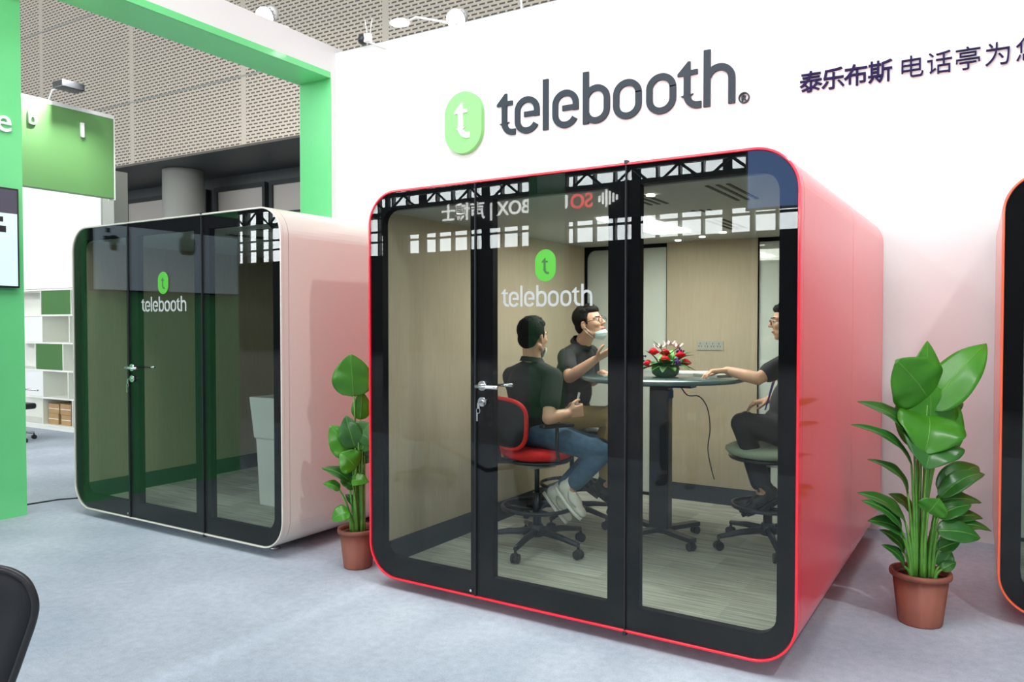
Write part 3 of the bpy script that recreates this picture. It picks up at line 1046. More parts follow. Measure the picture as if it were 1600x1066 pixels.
for i in range(1, len(cpts) - 2):
    p0, p1, p2, p3 = cpts[i - 1:i + 3]
    for q in range(5):
        t = q / 5
        cable.append(.5 * ((2 * p1) + (p2 - p0) * t + (2 * p0 - 5 * p1 + 4 * p2 - p3) * t * t + (3 * p1 - p0 - 3 * p2 + p3) * t ** 3))
MB().tube(cable, .004, 6).build('cable', 'black_plastic', tb_)
MB().box(-.02, .12, -.14, -.10, .95, 1.0).build('height_control', 'black_plastic', tb_)

TZ = ZF + 1.0835
# sheets of paper and a notebook on the table
for (x, y, rz, lab, m_, sx, sy, h) in ((4.38, -1.22, 20, 'open white sheets of paper on the table behind the flowers', 'paper', .15, .105, .012), (4.60, -1.42, -25, 'flat grey notebook on the table under the visitor hand', 'column_paint', .10, .075, .015)):
    o = MB().box(-sx, sx, -sy, sy, 0, h).build('paper_sheets' if m_ == 'paper' else 'notebook', m_, None, (x, y, TZ + .0005))
    o.rotation_euler = (0, 0, R(rz)); tag(o, lab, 'paper' if m_ == 'paper' else 'notebook')

# ---------------------------------------------------------------- flower arrangement
random.seed(5)
FX, FY = at(1040, 560, 4.98).xy
bw_ = empty('flower_arrangement', (FX, FY, TZ + .001), 0, 'low bouquet of red roses, lilies and greenery in a green bowl on the table', 'flowers')
MB().lathe([(.01, 0), (.06, 0), (.085, .02), (.09, .055), (.086, .06), (.01, .055)], n=28).build('bowl', 'bowl_green', bw_)
MB().ell((0, 0, .065), (.085, .085, .03)).build('foliage_base', mat('leaf_dark', (.03, .12, .02), .5), bw_)


def leaf_blade(mbx, base, tip, width, nrm, bend=.2, fold=.25, nl=10, nw=6, sharp=1.0, ripple=0, peak=.42, back=0):
    base = Vector(base); tip = Vector(tip); nrm = Vector(nrm).normalized()
    ax = tip - base
    L = ax.length
    t = ax / L
    nrm = (nrm - t * nrm.dot(t)).normalized()
    sd = t.cross(nrm)
    o = len(mbx.v)
    ph = random.random() * 6
    for i in range(nl + 1):
        u = i / nl
        prof = max(.02, (1 - u) ** .85 * u ** .52 / .408 * sharp)
        c = base + ax * u + nrm * (bend * L * 4 * u * (1 - u)) - nrm * back * L * u * u
        for j in range(nw + 1):
            v = -1 + 2 * j / nw
            wv = width * .5 * prof
            mbx.v.append(tuple(c + sd * (v * wv) + nrm * (fold * abs(v) * wv + ripple * math.sin(u * 14 + ph + v * 2) * abs(v) * wv)))
    for i in range(nl):
        for j in range(nw):
            a = o + i * (nw + 1) + j
            mbx.f.append((a, a + 1, a + nw + 2, a + nw + 1))
            mbx.sm.append(True)


def solidify(o, t):
    md = o.modifiers.new('thick', 'SOLIDIFY')
    md.thickness = t
    md.offset = 0


mat('leaf_mid', (.08, .34, .04), .45)
for k in range(26):
    a = 2 * PI * k / 26 + random.uniform(-.2, .2)
    r = random.uniform(.13, .20)
    z = random.uniform(.03, .17)
    b = MB(); leaf_blade(b, (.04 * math.cos(a), .04 * math.sin(a), .06), (r * math.cos(a), r * math.sin(a), z), .060, (0, 0, 1), .12)
    o = b.build('leaf', 'leaf_mid' if k % 2 else 'leaf_dark', bw_); solidify(o, .001)


def rose(c, r):
    b = MB()
    for lay in range(4):
        n = (3, 4, 5, 6)[lay]
        for k in range(n):
            a = 2 * PI * (k + lay * .37) / n
            rr = r * (.22 + .22 * lay)
            d = Vector((math.cos(a), math.sin(a), 0))
            leaf_blade(b, Vector(c) + d * rr * .35 - Vector((0, 0, r * .3)), Vector(c) + d * rr + Vector((0, 0, r * (.62 - .17 * lay))), r * 1.3, -d + Vector((0, 0, .3)), -.22, .2, 6, 5)
    b.ell(c, (r * .6, r * .6, r * .5))
    return b


Rv = Vector((_R.x, _R.y, 0)); Fv = Vector((_F.x, _F.y, 0)).normalized()


def fp(u, v, z):
    """u to the right of the picture, v away from it"""
    p = Rv * u + Fv * v
    return (p.x, p.y, z)


for (u, v, z) in ((-.085, -.04, .160), (-.12, -.05, .085), (-.02, -.075, .115), (.085, -.05, .14), (.125, -.02, .09), (.01, .07, .15)):
    rose(fp(u, v, z), .042).build('rose', 'rose', bw_)
for (u, v, z) in ((-.165, -.02, .095), (.055, -.09, .095), (.10, .03, .16), (-.15, .03, .12)):
    b = MB()
    for k in range(14):
        b.ell(Vector(fp(u, v, z)) + Vector((random.uniform(-.02, .02), random.uniform(-.02, .02), random.uniform(-.022, .022))), (.007, .007, .008), None, 8, 6)
    b.build('violet_sprig', 'violet', bw_)
for (u, v, z) in ((.03, .02, .20), (-.03, .03, .18), (.075, 0, .185)):
    b = MB()
    for k in range(6):
        a = PI / 3 * k
        leaf_blade(b, fp(u, v, z), Vector(fp(u, v, z)) + Vector((.045 * math.cos(a), .045 * math.sin(a), .03)), .022, (0, 0, 1), -.15, .2, 6, 4)
    o = b.build('lily', 'blossom', bw_); solidify(o, .001)
b = MB(); leaf_blade(b, (0, 0, .1), fp(-.09, 0, .235), .03, fp(1, 0, 0), .1); leaf_blade(b, (0, 0, .1), fp(.13, .02, .20), .035, fp(-1, 0, 0), .1)
o = b.build('tall_leaf', 'leaf_mid', bw_); solidify(o, .001)


# ================================================================ POTTED PLANTS
def leaf_mat(name, c1, c2):
    m = bpy.data.materials.new(name)
    _M[name] = m
    m.use_nodes = True
    nt = m.node_tree; N = nt.nodes; L = nt.links
    b = N['Principled BSDF']
    b.inputs['Roughness'].default_value = .32
    b.inputs['Specular IOR Level'].default_value = .6
    tc = N.new('ShaderNodeTexCoord')
    n = N.new('ShaderNodeTexNoise'); n.inputs['Scale'].default_value = 9; n.inputs['Detail'].default_value = 4
    L.new(tc.outputs['Object'], n.inputs['Vector'])
    mx = N.new('ShaderNodeMix'); mx.data_type = 'RGBA'
    mx.inputs[6].default_value = (*c1, 1); mx.inputs[7].default_value = (*c2, 1)
    L.new(n.outputs[0], mx.inputs[0]); L.new(mx.outputs[2], b.inputs['Base Color'])
    tr = N.new('ShaderNodeBsdfTranslucent'); L.new(mx.outputs[2], tr.inputs[0])
    ms = N.new('ShaderNodeMixShader'); ms.inputs[0].default_value = .28
    L.new(b.outputs[0], ms.inputs[1]); L.new(tr.outputs[0], ms.inputs[2])
    L.new(ms.outputs[0], N['Material Output'].inputs[0])
    return m


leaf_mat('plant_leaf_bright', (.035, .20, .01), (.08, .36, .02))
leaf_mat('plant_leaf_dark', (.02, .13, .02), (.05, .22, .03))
mat('plant_stalk', (.10, .30, .04), .45, noise=.2, nscale=12)


def plant(loc, label, leaves, pot_r, pot_h, D, stalks=()):
    root = empty('potted_plant', loc, 0, label, 'potted plant', None)
    L0 = Vector(loc)
    def lob(a, z):
        return 1 + .012 * (1 if math.cos(12 * a) > 0 else -1)
    MB().lathe([(.01, .001), (pot_r * .70, .001), (pot_r * .72, .01), (pot_r * .90, pot_h - .03), (pot_r * .84, pot_h - .03), (pot_r * .80, pot_h - .04), (.01, pot_h - .045)], n=48, lobes=lob).build('pot', 'terracotta', root)
    MB().lathe([(pot_r * .86, pot_h - .028), (pot_r, pot_h - .026), (pot_r * 1.02, pot_h - .012), (pot_r, pot_h), (pot_r * .90, pot_h), (pot_r * .86, pot_h - .015), (pot_r * .86, pot_h - .028)], n=48, caps=False).build('pot_rim', 'terracotta', root)
    MB().lathe([(.01, pot_h - .03), (pot_r * .83, pot_h - .036)], n=32).build('soil', 'soil', root)
    for lf in leaves:
        (rx, ry), (bx, by), (tx, ty), wid, nrm, bend, fold, m, d0, d1, back = lf
        # root offset in the pot; blade base and tip given as picture positions at their own distances
        Bp = at(bx, by, D + d0) - L0
        Tp = at(tx, ty, D + d1) - L0
        rt = Rv * rx + Fv * ry + Vector((0, 0, pot_h - .04))
        n3 = Rv * nrm[0] + Fv * nrm[1] + Vector((0, 0, nrm[2]))
        dirn = (Tp - Bp).normalized()
        h = (Bp - rt).length
        c = rt + Vector((0, 0, h * .55))
        pts = []
        for k in range(9):
            u = k / 8
            pts.append(rt * (1 - u) ** 2 + c * 2 * u * (1 - u) + Bp * u * u)
        st = MB().tube(pts, [.011 - .006 * k / 8 for k in range(9)], 8).build('stalk', 'plant_stalk', root)
        b = MB(); leaf_blade(b, Bp - dirn * .005, Tp, wid, n3, bend, fold, 18, 10, ripple=.06, back=back)
        o = b.build('leaf', m, root); solidify(o, .0015)
        b2 = MB()
        nn = (n3 - dirn * n3.dot(dirn)).normalized(); Lh = (Tp - Bp).length
        b2.tube([Bp + (Tp - Bp) * (k / 8) + nn * (bend * Lh * 4 * (k / 8) * (1 - k / 8)) - nn * back * Lh * (k / 8) ** 2 for k in range(9)], [.0045 - .0004 * k for k in range(9)], 6)
        b2.build('midrib', 'plant_stalk', o)
    return root


LB, LD = 'plant_leaf_bright', 'plant_leaf_dark'
# picture frame: (root offset right, away), blade base px, tip px, width m, normal (right, away, up), bend, fold, material, depth offsets, droop
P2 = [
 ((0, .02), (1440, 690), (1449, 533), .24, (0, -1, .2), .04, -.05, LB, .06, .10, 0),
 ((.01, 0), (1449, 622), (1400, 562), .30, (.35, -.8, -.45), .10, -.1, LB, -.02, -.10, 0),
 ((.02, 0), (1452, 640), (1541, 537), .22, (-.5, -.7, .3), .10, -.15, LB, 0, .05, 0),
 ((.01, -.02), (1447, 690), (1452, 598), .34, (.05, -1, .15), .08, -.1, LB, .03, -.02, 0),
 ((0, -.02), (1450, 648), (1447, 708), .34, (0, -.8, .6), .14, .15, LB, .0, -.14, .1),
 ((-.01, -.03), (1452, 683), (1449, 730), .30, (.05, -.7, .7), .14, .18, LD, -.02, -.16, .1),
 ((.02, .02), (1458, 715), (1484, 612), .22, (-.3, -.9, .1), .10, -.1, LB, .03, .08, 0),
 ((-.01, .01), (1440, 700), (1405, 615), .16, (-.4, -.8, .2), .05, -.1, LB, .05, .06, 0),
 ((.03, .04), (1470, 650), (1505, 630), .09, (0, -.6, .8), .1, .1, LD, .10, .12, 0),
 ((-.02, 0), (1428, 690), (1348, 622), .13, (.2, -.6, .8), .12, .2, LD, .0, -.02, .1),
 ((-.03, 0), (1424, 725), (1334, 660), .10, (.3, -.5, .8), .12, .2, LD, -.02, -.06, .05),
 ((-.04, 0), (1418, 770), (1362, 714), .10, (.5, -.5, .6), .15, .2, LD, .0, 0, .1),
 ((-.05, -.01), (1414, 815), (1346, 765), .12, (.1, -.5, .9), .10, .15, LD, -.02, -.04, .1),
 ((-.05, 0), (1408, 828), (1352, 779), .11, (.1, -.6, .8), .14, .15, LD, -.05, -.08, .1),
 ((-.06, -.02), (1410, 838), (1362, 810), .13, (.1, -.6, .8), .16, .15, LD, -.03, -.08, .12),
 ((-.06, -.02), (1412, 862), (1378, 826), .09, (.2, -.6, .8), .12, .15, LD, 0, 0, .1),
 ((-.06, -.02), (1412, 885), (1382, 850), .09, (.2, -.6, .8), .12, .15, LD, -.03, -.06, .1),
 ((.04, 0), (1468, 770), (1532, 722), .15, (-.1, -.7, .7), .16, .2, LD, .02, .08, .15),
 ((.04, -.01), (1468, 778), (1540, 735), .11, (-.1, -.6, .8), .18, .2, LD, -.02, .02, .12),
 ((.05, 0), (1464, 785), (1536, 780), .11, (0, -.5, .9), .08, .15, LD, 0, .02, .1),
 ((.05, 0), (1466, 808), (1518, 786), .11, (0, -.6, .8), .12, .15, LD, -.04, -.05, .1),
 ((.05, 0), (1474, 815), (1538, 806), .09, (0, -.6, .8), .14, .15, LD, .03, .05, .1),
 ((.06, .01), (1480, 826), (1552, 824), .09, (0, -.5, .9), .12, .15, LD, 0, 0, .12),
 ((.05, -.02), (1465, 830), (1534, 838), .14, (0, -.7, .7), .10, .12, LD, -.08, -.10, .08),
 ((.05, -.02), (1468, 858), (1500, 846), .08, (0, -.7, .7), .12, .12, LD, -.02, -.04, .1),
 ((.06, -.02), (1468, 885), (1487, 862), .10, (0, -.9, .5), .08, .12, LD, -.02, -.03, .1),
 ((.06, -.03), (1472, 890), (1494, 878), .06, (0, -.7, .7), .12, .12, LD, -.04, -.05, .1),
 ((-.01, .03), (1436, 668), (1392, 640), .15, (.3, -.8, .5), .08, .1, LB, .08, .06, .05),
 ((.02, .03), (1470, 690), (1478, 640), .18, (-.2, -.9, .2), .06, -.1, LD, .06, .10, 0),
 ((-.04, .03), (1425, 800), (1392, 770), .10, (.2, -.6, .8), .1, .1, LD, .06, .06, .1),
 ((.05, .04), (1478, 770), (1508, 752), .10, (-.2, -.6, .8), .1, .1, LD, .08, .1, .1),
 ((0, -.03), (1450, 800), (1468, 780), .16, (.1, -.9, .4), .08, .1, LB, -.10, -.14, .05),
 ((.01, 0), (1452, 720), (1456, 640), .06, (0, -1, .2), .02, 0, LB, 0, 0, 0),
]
plant((5.82, -1.87, 0), 'tall potted plant with broad glossy leaves right of the red pod', P2, .145, .27, 4.02)
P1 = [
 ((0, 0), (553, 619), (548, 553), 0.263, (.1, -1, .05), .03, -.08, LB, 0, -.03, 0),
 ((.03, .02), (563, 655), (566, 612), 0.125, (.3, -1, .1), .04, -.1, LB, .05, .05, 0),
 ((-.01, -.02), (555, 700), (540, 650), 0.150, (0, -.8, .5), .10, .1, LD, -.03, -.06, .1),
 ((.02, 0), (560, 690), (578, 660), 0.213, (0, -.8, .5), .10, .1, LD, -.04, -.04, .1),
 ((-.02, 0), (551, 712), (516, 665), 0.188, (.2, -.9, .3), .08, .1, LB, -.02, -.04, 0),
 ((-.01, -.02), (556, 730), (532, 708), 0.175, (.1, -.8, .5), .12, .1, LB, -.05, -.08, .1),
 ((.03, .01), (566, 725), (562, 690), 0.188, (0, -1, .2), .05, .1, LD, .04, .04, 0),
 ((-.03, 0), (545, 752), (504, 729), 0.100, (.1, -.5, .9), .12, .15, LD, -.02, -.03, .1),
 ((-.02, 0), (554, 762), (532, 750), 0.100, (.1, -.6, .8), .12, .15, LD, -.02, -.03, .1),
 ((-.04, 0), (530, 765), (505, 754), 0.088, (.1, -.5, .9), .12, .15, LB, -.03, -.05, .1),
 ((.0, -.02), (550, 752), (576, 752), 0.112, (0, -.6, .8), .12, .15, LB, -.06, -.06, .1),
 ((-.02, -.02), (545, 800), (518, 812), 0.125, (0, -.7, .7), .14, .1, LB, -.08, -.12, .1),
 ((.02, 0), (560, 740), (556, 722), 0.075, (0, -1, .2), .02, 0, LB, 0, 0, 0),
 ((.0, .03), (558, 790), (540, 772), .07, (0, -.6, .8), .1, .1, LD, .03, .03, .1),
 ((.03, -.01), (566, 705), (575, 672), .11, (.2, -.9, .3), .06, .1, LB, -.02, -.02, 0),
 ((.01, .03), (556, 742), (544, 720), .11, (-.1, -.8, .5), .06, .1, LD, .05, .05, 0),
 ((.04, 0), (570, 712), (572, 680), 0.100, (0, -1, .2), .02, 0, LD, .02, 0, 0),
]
plant((2.69, -2.66, 0), 'smaller potted plant with paddle leaves in the gap between cream and red pods', P1, .125, .25, 4.92)

# ---------------------------------------------------------------- black mesh chair cut off at the lower left
bc = empty('office_chair', (1.35, -5.35, 0), 0, 'black mesh office chair back cut off at the lower left corner', 'chair')
def chpt(px, py, d=2.9):
    return at(px, py, d) - Vector(bc.location)
ol = [(-170, 900), (-120, 889), (-50, 886), (0, 889), (25, 897), (42, 910), (52, 930), (55, 950), (50, 975), (38, 1010), (20, 1060), (-5, 1120), (-60, 1160), (-150, 1160), (-200, 1100), (-215, 1000), (-200, 930)]
# smooth closed outline
def catmull(ps, n=5):
    out = []
    m = len(ps)
    for i in range(m):
        p0, p1, p2, p3 = [Vector(ps[(i + k - 1) % m]) for k in range(4)]
        for q in range(n):
            t = q / n
            out.append(.5 * ((2 * p1) + (p2 - p0) * t + (2 * p0 - 5 * p1 + 4 * p2 - p3) * t * t + (3 * p1 - p0 - 3 * p2 + p3) * t ** 3))
    return out
ol3 = catmull([chpt(*p) for p in ol])
MB().tube(ol3 + [ol3[0], ol3[1]], .014, 10, False).build('back_frame', 'black_plastic', bc)
cen = sum(ol3, Vector()) / len(ol3)
nf = -Fv * .012
MB().rings([[cen + (p - cen) * k + Fv * (.03 * (1 - k * k)) for p in ol3] for k in (.05, .35, .65, .97)] + [[cen + (p - cen) * k + nf + Fv * (.03 * (1 - k * k)) for p in ol3] for k in (.97, .65, .35, .05)]).build('mesh_back', 'black_mesh', bc)
star_base(bc, 0, .30, 'black_plastic')
base_c = Vector((0, 0, 0))
MB().tube([(0, 0, .12), (0, 0, .42)], .025, 14).build('gas_column', 'black_plastic', bc)
MB().lathe([(.05, .42), (.22, .43), (.24, .46), (.22, .49), (.05, .49)], n=32).build('seat', 'black_mesh', bc)
MB().tube([(0, 0, .44), cen * .6 + Vector((0, 0, .0)), cen], .02, 10).build('back_support', 'black_plastic', bc)

# chair seen through the opening, by the shelves
oc = empty('task_chair', (-4.78, -1.05, 0), 0, 'grey swivel chair partly hidden behind the green panel near the shelves', 'chair')
star_base(oc, 0, .30, 'chrome', a0=10)
MB().tube([(0, 0, .12), (0, 0, .44)], .024, 12).build('gas_column', 'chrome', oc)
MB().box(-.26, .24, -.24, .24, .42, .50).build('seat', 'black_plastic', oc, bevel=.03)
for s_ in (-1, 1):
    MB().tube([(-.2, s_ * .255, .45), (-.2, s_ * .27, .66), (.2, s_ * .27, .66)], .012, 8).build('armrest', 'chrome', oc)

# ---------------------------------------------------------------- white bin standing in the cream pod
p = POD((WHT_LOC, WHT_RZ), 1.585, .80, ZF)
bn = tag(MB().rings([[(x * s_, y * s_, z) for x, y in ((-.15, -.14), (.15, -.14), (.15, .14), (-.15, .14))] for s_, z in ((1.0, 0), (1.12, .52), (1.20, .535), (1.36, .85), (1.30, .85), (1.08, .52), (.95, .02))], smooth=False).build('waste_bin', 'grey_bin', None, p, bevel=.006), 'tapered white bin standing inside the cream pod at the right pane', 'bin')
# cable across the floor of the opening
tag(MB().tube([(-.86, -2.85, .006), (-.82, -2.6, .006), (-.60, -2.30, .006), (-.50, -1.8, .006)], .006, 8).build('floor_cable', 'black_plastic'), 'thin black cable on the carpet beside the green panel', 'cable')

# ---------------------------------------------------------------- lamps on the wall tops
def spot_lamp(pos, mount, label, r=.062, aim=(0, 0, -1)):
    root = empty('spotlight', pos, 0, label, 'spotlight')
    q = Vector(aim).to_track_quat('-Z', 'Y').to_matrix().to_4x4()
    MB().lathe([(.01, .20), (r * .72, .20), (r * .74, .07), (r * .6, .07)], n=28, M=q).build('housing', 'white_paint', root)
    fb = MB()
    for k in range(14):
        a = 2 * PI * k / 14
        fb.box(r * .55, r * .92, -.004, .004, .01, .07, q @ Matrix.Rotation(a, 4, 'Z'))
    fb.lathe([(r * .55, .0), (r, .0), (r, .018), (r * .6, .02)], n=28, M=q)
    fb.build('heat_sink', 'steel', root)
    MB().lathe([(.001, -.006), (r * .6, -.005), (r * .93, -.0005)], n=28, M=q, caps=False).build('lens', 'lamp_lens', root)
    m_ = Vector(mount) - Vector(pos)
    MB().tube([q @ Vector((r * .7, 0, .12)), q @ Vector((r * 1.3, 0, .10)), m_], .008, 8).build('bracket_arm', 'white_paint', root)
    return root


p1 = at(413, 26, 8.0); spot_lamp(p1, (-.02, p1.y + .1, 4.57), 'bright spotlight on top of the white beam over the green frame', .10, (.30, -.80, -.5))
p2 = at(712, 30, 7.75); spot_lamp(p2, (p2.x + .1, .0, 4.52), 'bright spotlight clamped on the back wall above the badge', .10, (.25, -.85, -.5))
fl_ = at(625, 36, 8.05)
fr = empty('flood_light', fl_, 0, 'flat white LED flood light on an arm left of the wall spotlight', 'lamp')
MB().lathe([(.01, .02), (.13, .012), (.15, 0), (.13, -.006)], n=28, M=Matrix.Rotation(R(-8), 4, 'X') @ Matrix.Diagonal((.85, .6, 1, 1))).build('lamp_head', 'white_paint', fr)
MB().lathe([(.001, -.012), (.11, -.008)], n=28, M=Matrix.Rotation(R(-8), 4, 'X') @ Matrix.Diagonal((.85, .6, 1, 1)), caps=False).build('lens', 'lamp_lens', fr)
am = Vector((1.62, 0.0, 4.50)) - fl_
MB().tube([(.09, .02, .01), (.16, .06, .05), am], .011, 8).build('arm', 'white_paint', fr)
cp = at(567, 62, 8.25)
cm = empty('security_camera', cp, 0, 'small black security camera with two white antennas on the wall corner', 'camera')
MB().ell((0, 0, 0), (.055, .055, .055)).build('camera_head', 'black_plastic', cm)
MB().box(.03, .11, -.03, .03, -.04, .05).build('camera_body', 'white_paint', cm, bevel=.01)
MB().tube([(.06, 0, .04), (.03, 0, .20)], .005, 8).build('antenna', 'white_paint', cm)
MB().tube([(.09, .01, .04), (.12, .01, .20)], .005, 8).build('antenna', 'white_paint', cm)
MB().tube([(.06, 0, -.03), Vector((.72, .0, 4.42)) - cp], .010, 8).build('mount_arm', 'white_paint', cm)
p3 = at(778, -8, 7.6)
f3 = empty('flood_light', p3, 0, 'flood light on an arm at the top edge, right of the wall spotlight', 'lamp')
MB().lathe([(.01, .02), (.13, .012), (.15, 0), (.01, -.006)], n=28, M=Matrix.Diagonal((.85, .6, 1, 1))).build('lamp_head', 'white_paint', f3)
MB().tube([(.09, .02, .01), (.2, .1, .05), Vector((p3.x + .35, .0, 4.50)) - p3], .011, 8).build('arm', 'white_paint', f3)

# ================================================================ PEOPLE
def blob(mb, name, m, parent, voxel=.006, smooth=3, fac=.5):
    me = bpy.data.meshes.new(name)
    me.from_pydata(mb.v, [], mb.f)
    bm = bmesh.new(); bm.from_mesh(me); bmesh.ops.recalc_face_normals(bm, faces=bm.faces[:]); bm.to_mesh(me); bm.free()
    t = bpy.data.objects.new(name, me)
    COL.objects.link(t)
    r = t.modifiers.new('r', 'REMESH'); r.mode = 'VOXEL'; r.voxel_size = voxel; r.use_smooth_shade = True
    s = t.modifiers.new('s', 'SMOOTH'); s.factor = fac; s.iterations = smooth
    bpy.context.view_layer.update()
    out = bpy.data.meshes.new_from_object(t.evaluated_get(bpy.context.evaluated_depsgraph_get()))
    bpy.data.objects.remove(t)
    bpy.data.meshes.remove(me)
    for p in out.polygons:
        p.use_smooth = True
    out.name = name
    out.materials.clear(); out.materials.append(_M[m])
    o = bpy.data.objects.new(name, out)
    COL.objects.link(o)
    o.parent = parent
    return o


def frame3(fwd, up):
    x = Vector(fwd).normalized()
    z = (Vector(up) - x * Vector(up).dot(x)).normalized()
    y = z.cross(x)
    return Matrix((x, y, z)).transposed().to_4x4()


def hand(mb, wrist, d, palm_n, side, curl=25, size=1.0, spread=1.0):
    """d: towards the fingers; palm_n: out of the palm; side: thumb side"""
    d = Vector(d).normalized(); n = Vector(palm_n); n = (n - d * n.dot(d)).normalized()
    s = d.cross(n)
    if s.dot(Vector(side)) < 0:
        s = -s
    w = Vector(wrist)
    k = size
    for q in (-.028, -.010, .010, .026):
        mb.cap(w + d * .012 * k + s * q * .7 * k, w + d * .088 * k + s * q * k, .016 * k, .013 * k, 10)
    lens = [(.026, (.038, .026, .020)), (.010, (.043, .030, .022)), (-.010, (.040, .027, .021)), (-.028, (.030, .021, .017))]
    for i, (off, seg) in enumerate(lens):
        p = w + d * .088 * k + s * off * k
        dd = (d + s * off * 2.5 * spread).normalized()
        a = 0
        rr = .0092 - .0006 * i
        for j, L_ in enumerate(seg):
            a += R(curl * (1 + .12 * i))
            v = dd * math.cos(a) + n * math.sin(a)
            q = p + v * L_ * k
            mb.cap(p, q, (rr - .0008 * j) * k, (rr - .0008 * (j + 1)) * k, 10)
            p = q
    p0 = w + d * .022 * k + s * .020 * k
    p1 = p0 + (d * .5 + s * .75 + n * .25).normalized() * .040 * k
    p2 = p1 + (d * .85 + s * .25 + n * .35).normalized() * .032 * k
    p3 = p2 + (d * .9 - s * .05 + n * .3).normalized() * .024 * k
    mb.cap(p0, p1, .015 * k, .011 * k, 10); mb.cap(p1, p2, .011 * k, .0095 * k, 10); mb.cap(p2, p3, .0095 * k, .008 * k, 10)


def head_parts(mb, H):
    def e(c, r, rot=None):
        M3 = H.to_3x3().to_4x4()
        if rot: M3 = M3 @ rot
        mb.ell(H @ Vector(c), r, M3, 18, 12)
    def c_(a, b, r0, r1, n=10):
        mb.cap(H @ Vector(a), H @ Vector(b), r0, r1, n)
    e((-.012, 0, .035), (.093, .076, .084))
    e((.030, 0, -.010), (.064, .064, .085))
    e((.032, 0, -.062), (.058, .052, .050))
    e((.062, 0, -.092), (.024, .026, .020))
    for s in (-1, 1):
        e((.058, s * .036, -.020), (.030, .024, .024))
        c_((.083, s * .012, .026), (.070, s * .050, .024), .009, .008)
        e((-.012, s * .078, -.012), (.017, .007, .030), Matrix.Rotation(R(-s * 18), 4, 'Z'))
        c_((.0, s * .05, -.06), (.045, s * .035, -.085), .018, .014)
        e((.100, s * .011, -.026), (.009, .008, .007))
    c_((.090, 0, .018), (.110, 0, -.020), .007, .012)
    c_((.090, -.018, -.054), (.090, .018, -.054), .007, .007)
    c_((.087, -.015, -.064), (.087, .015, -.064), .0075, .0075)


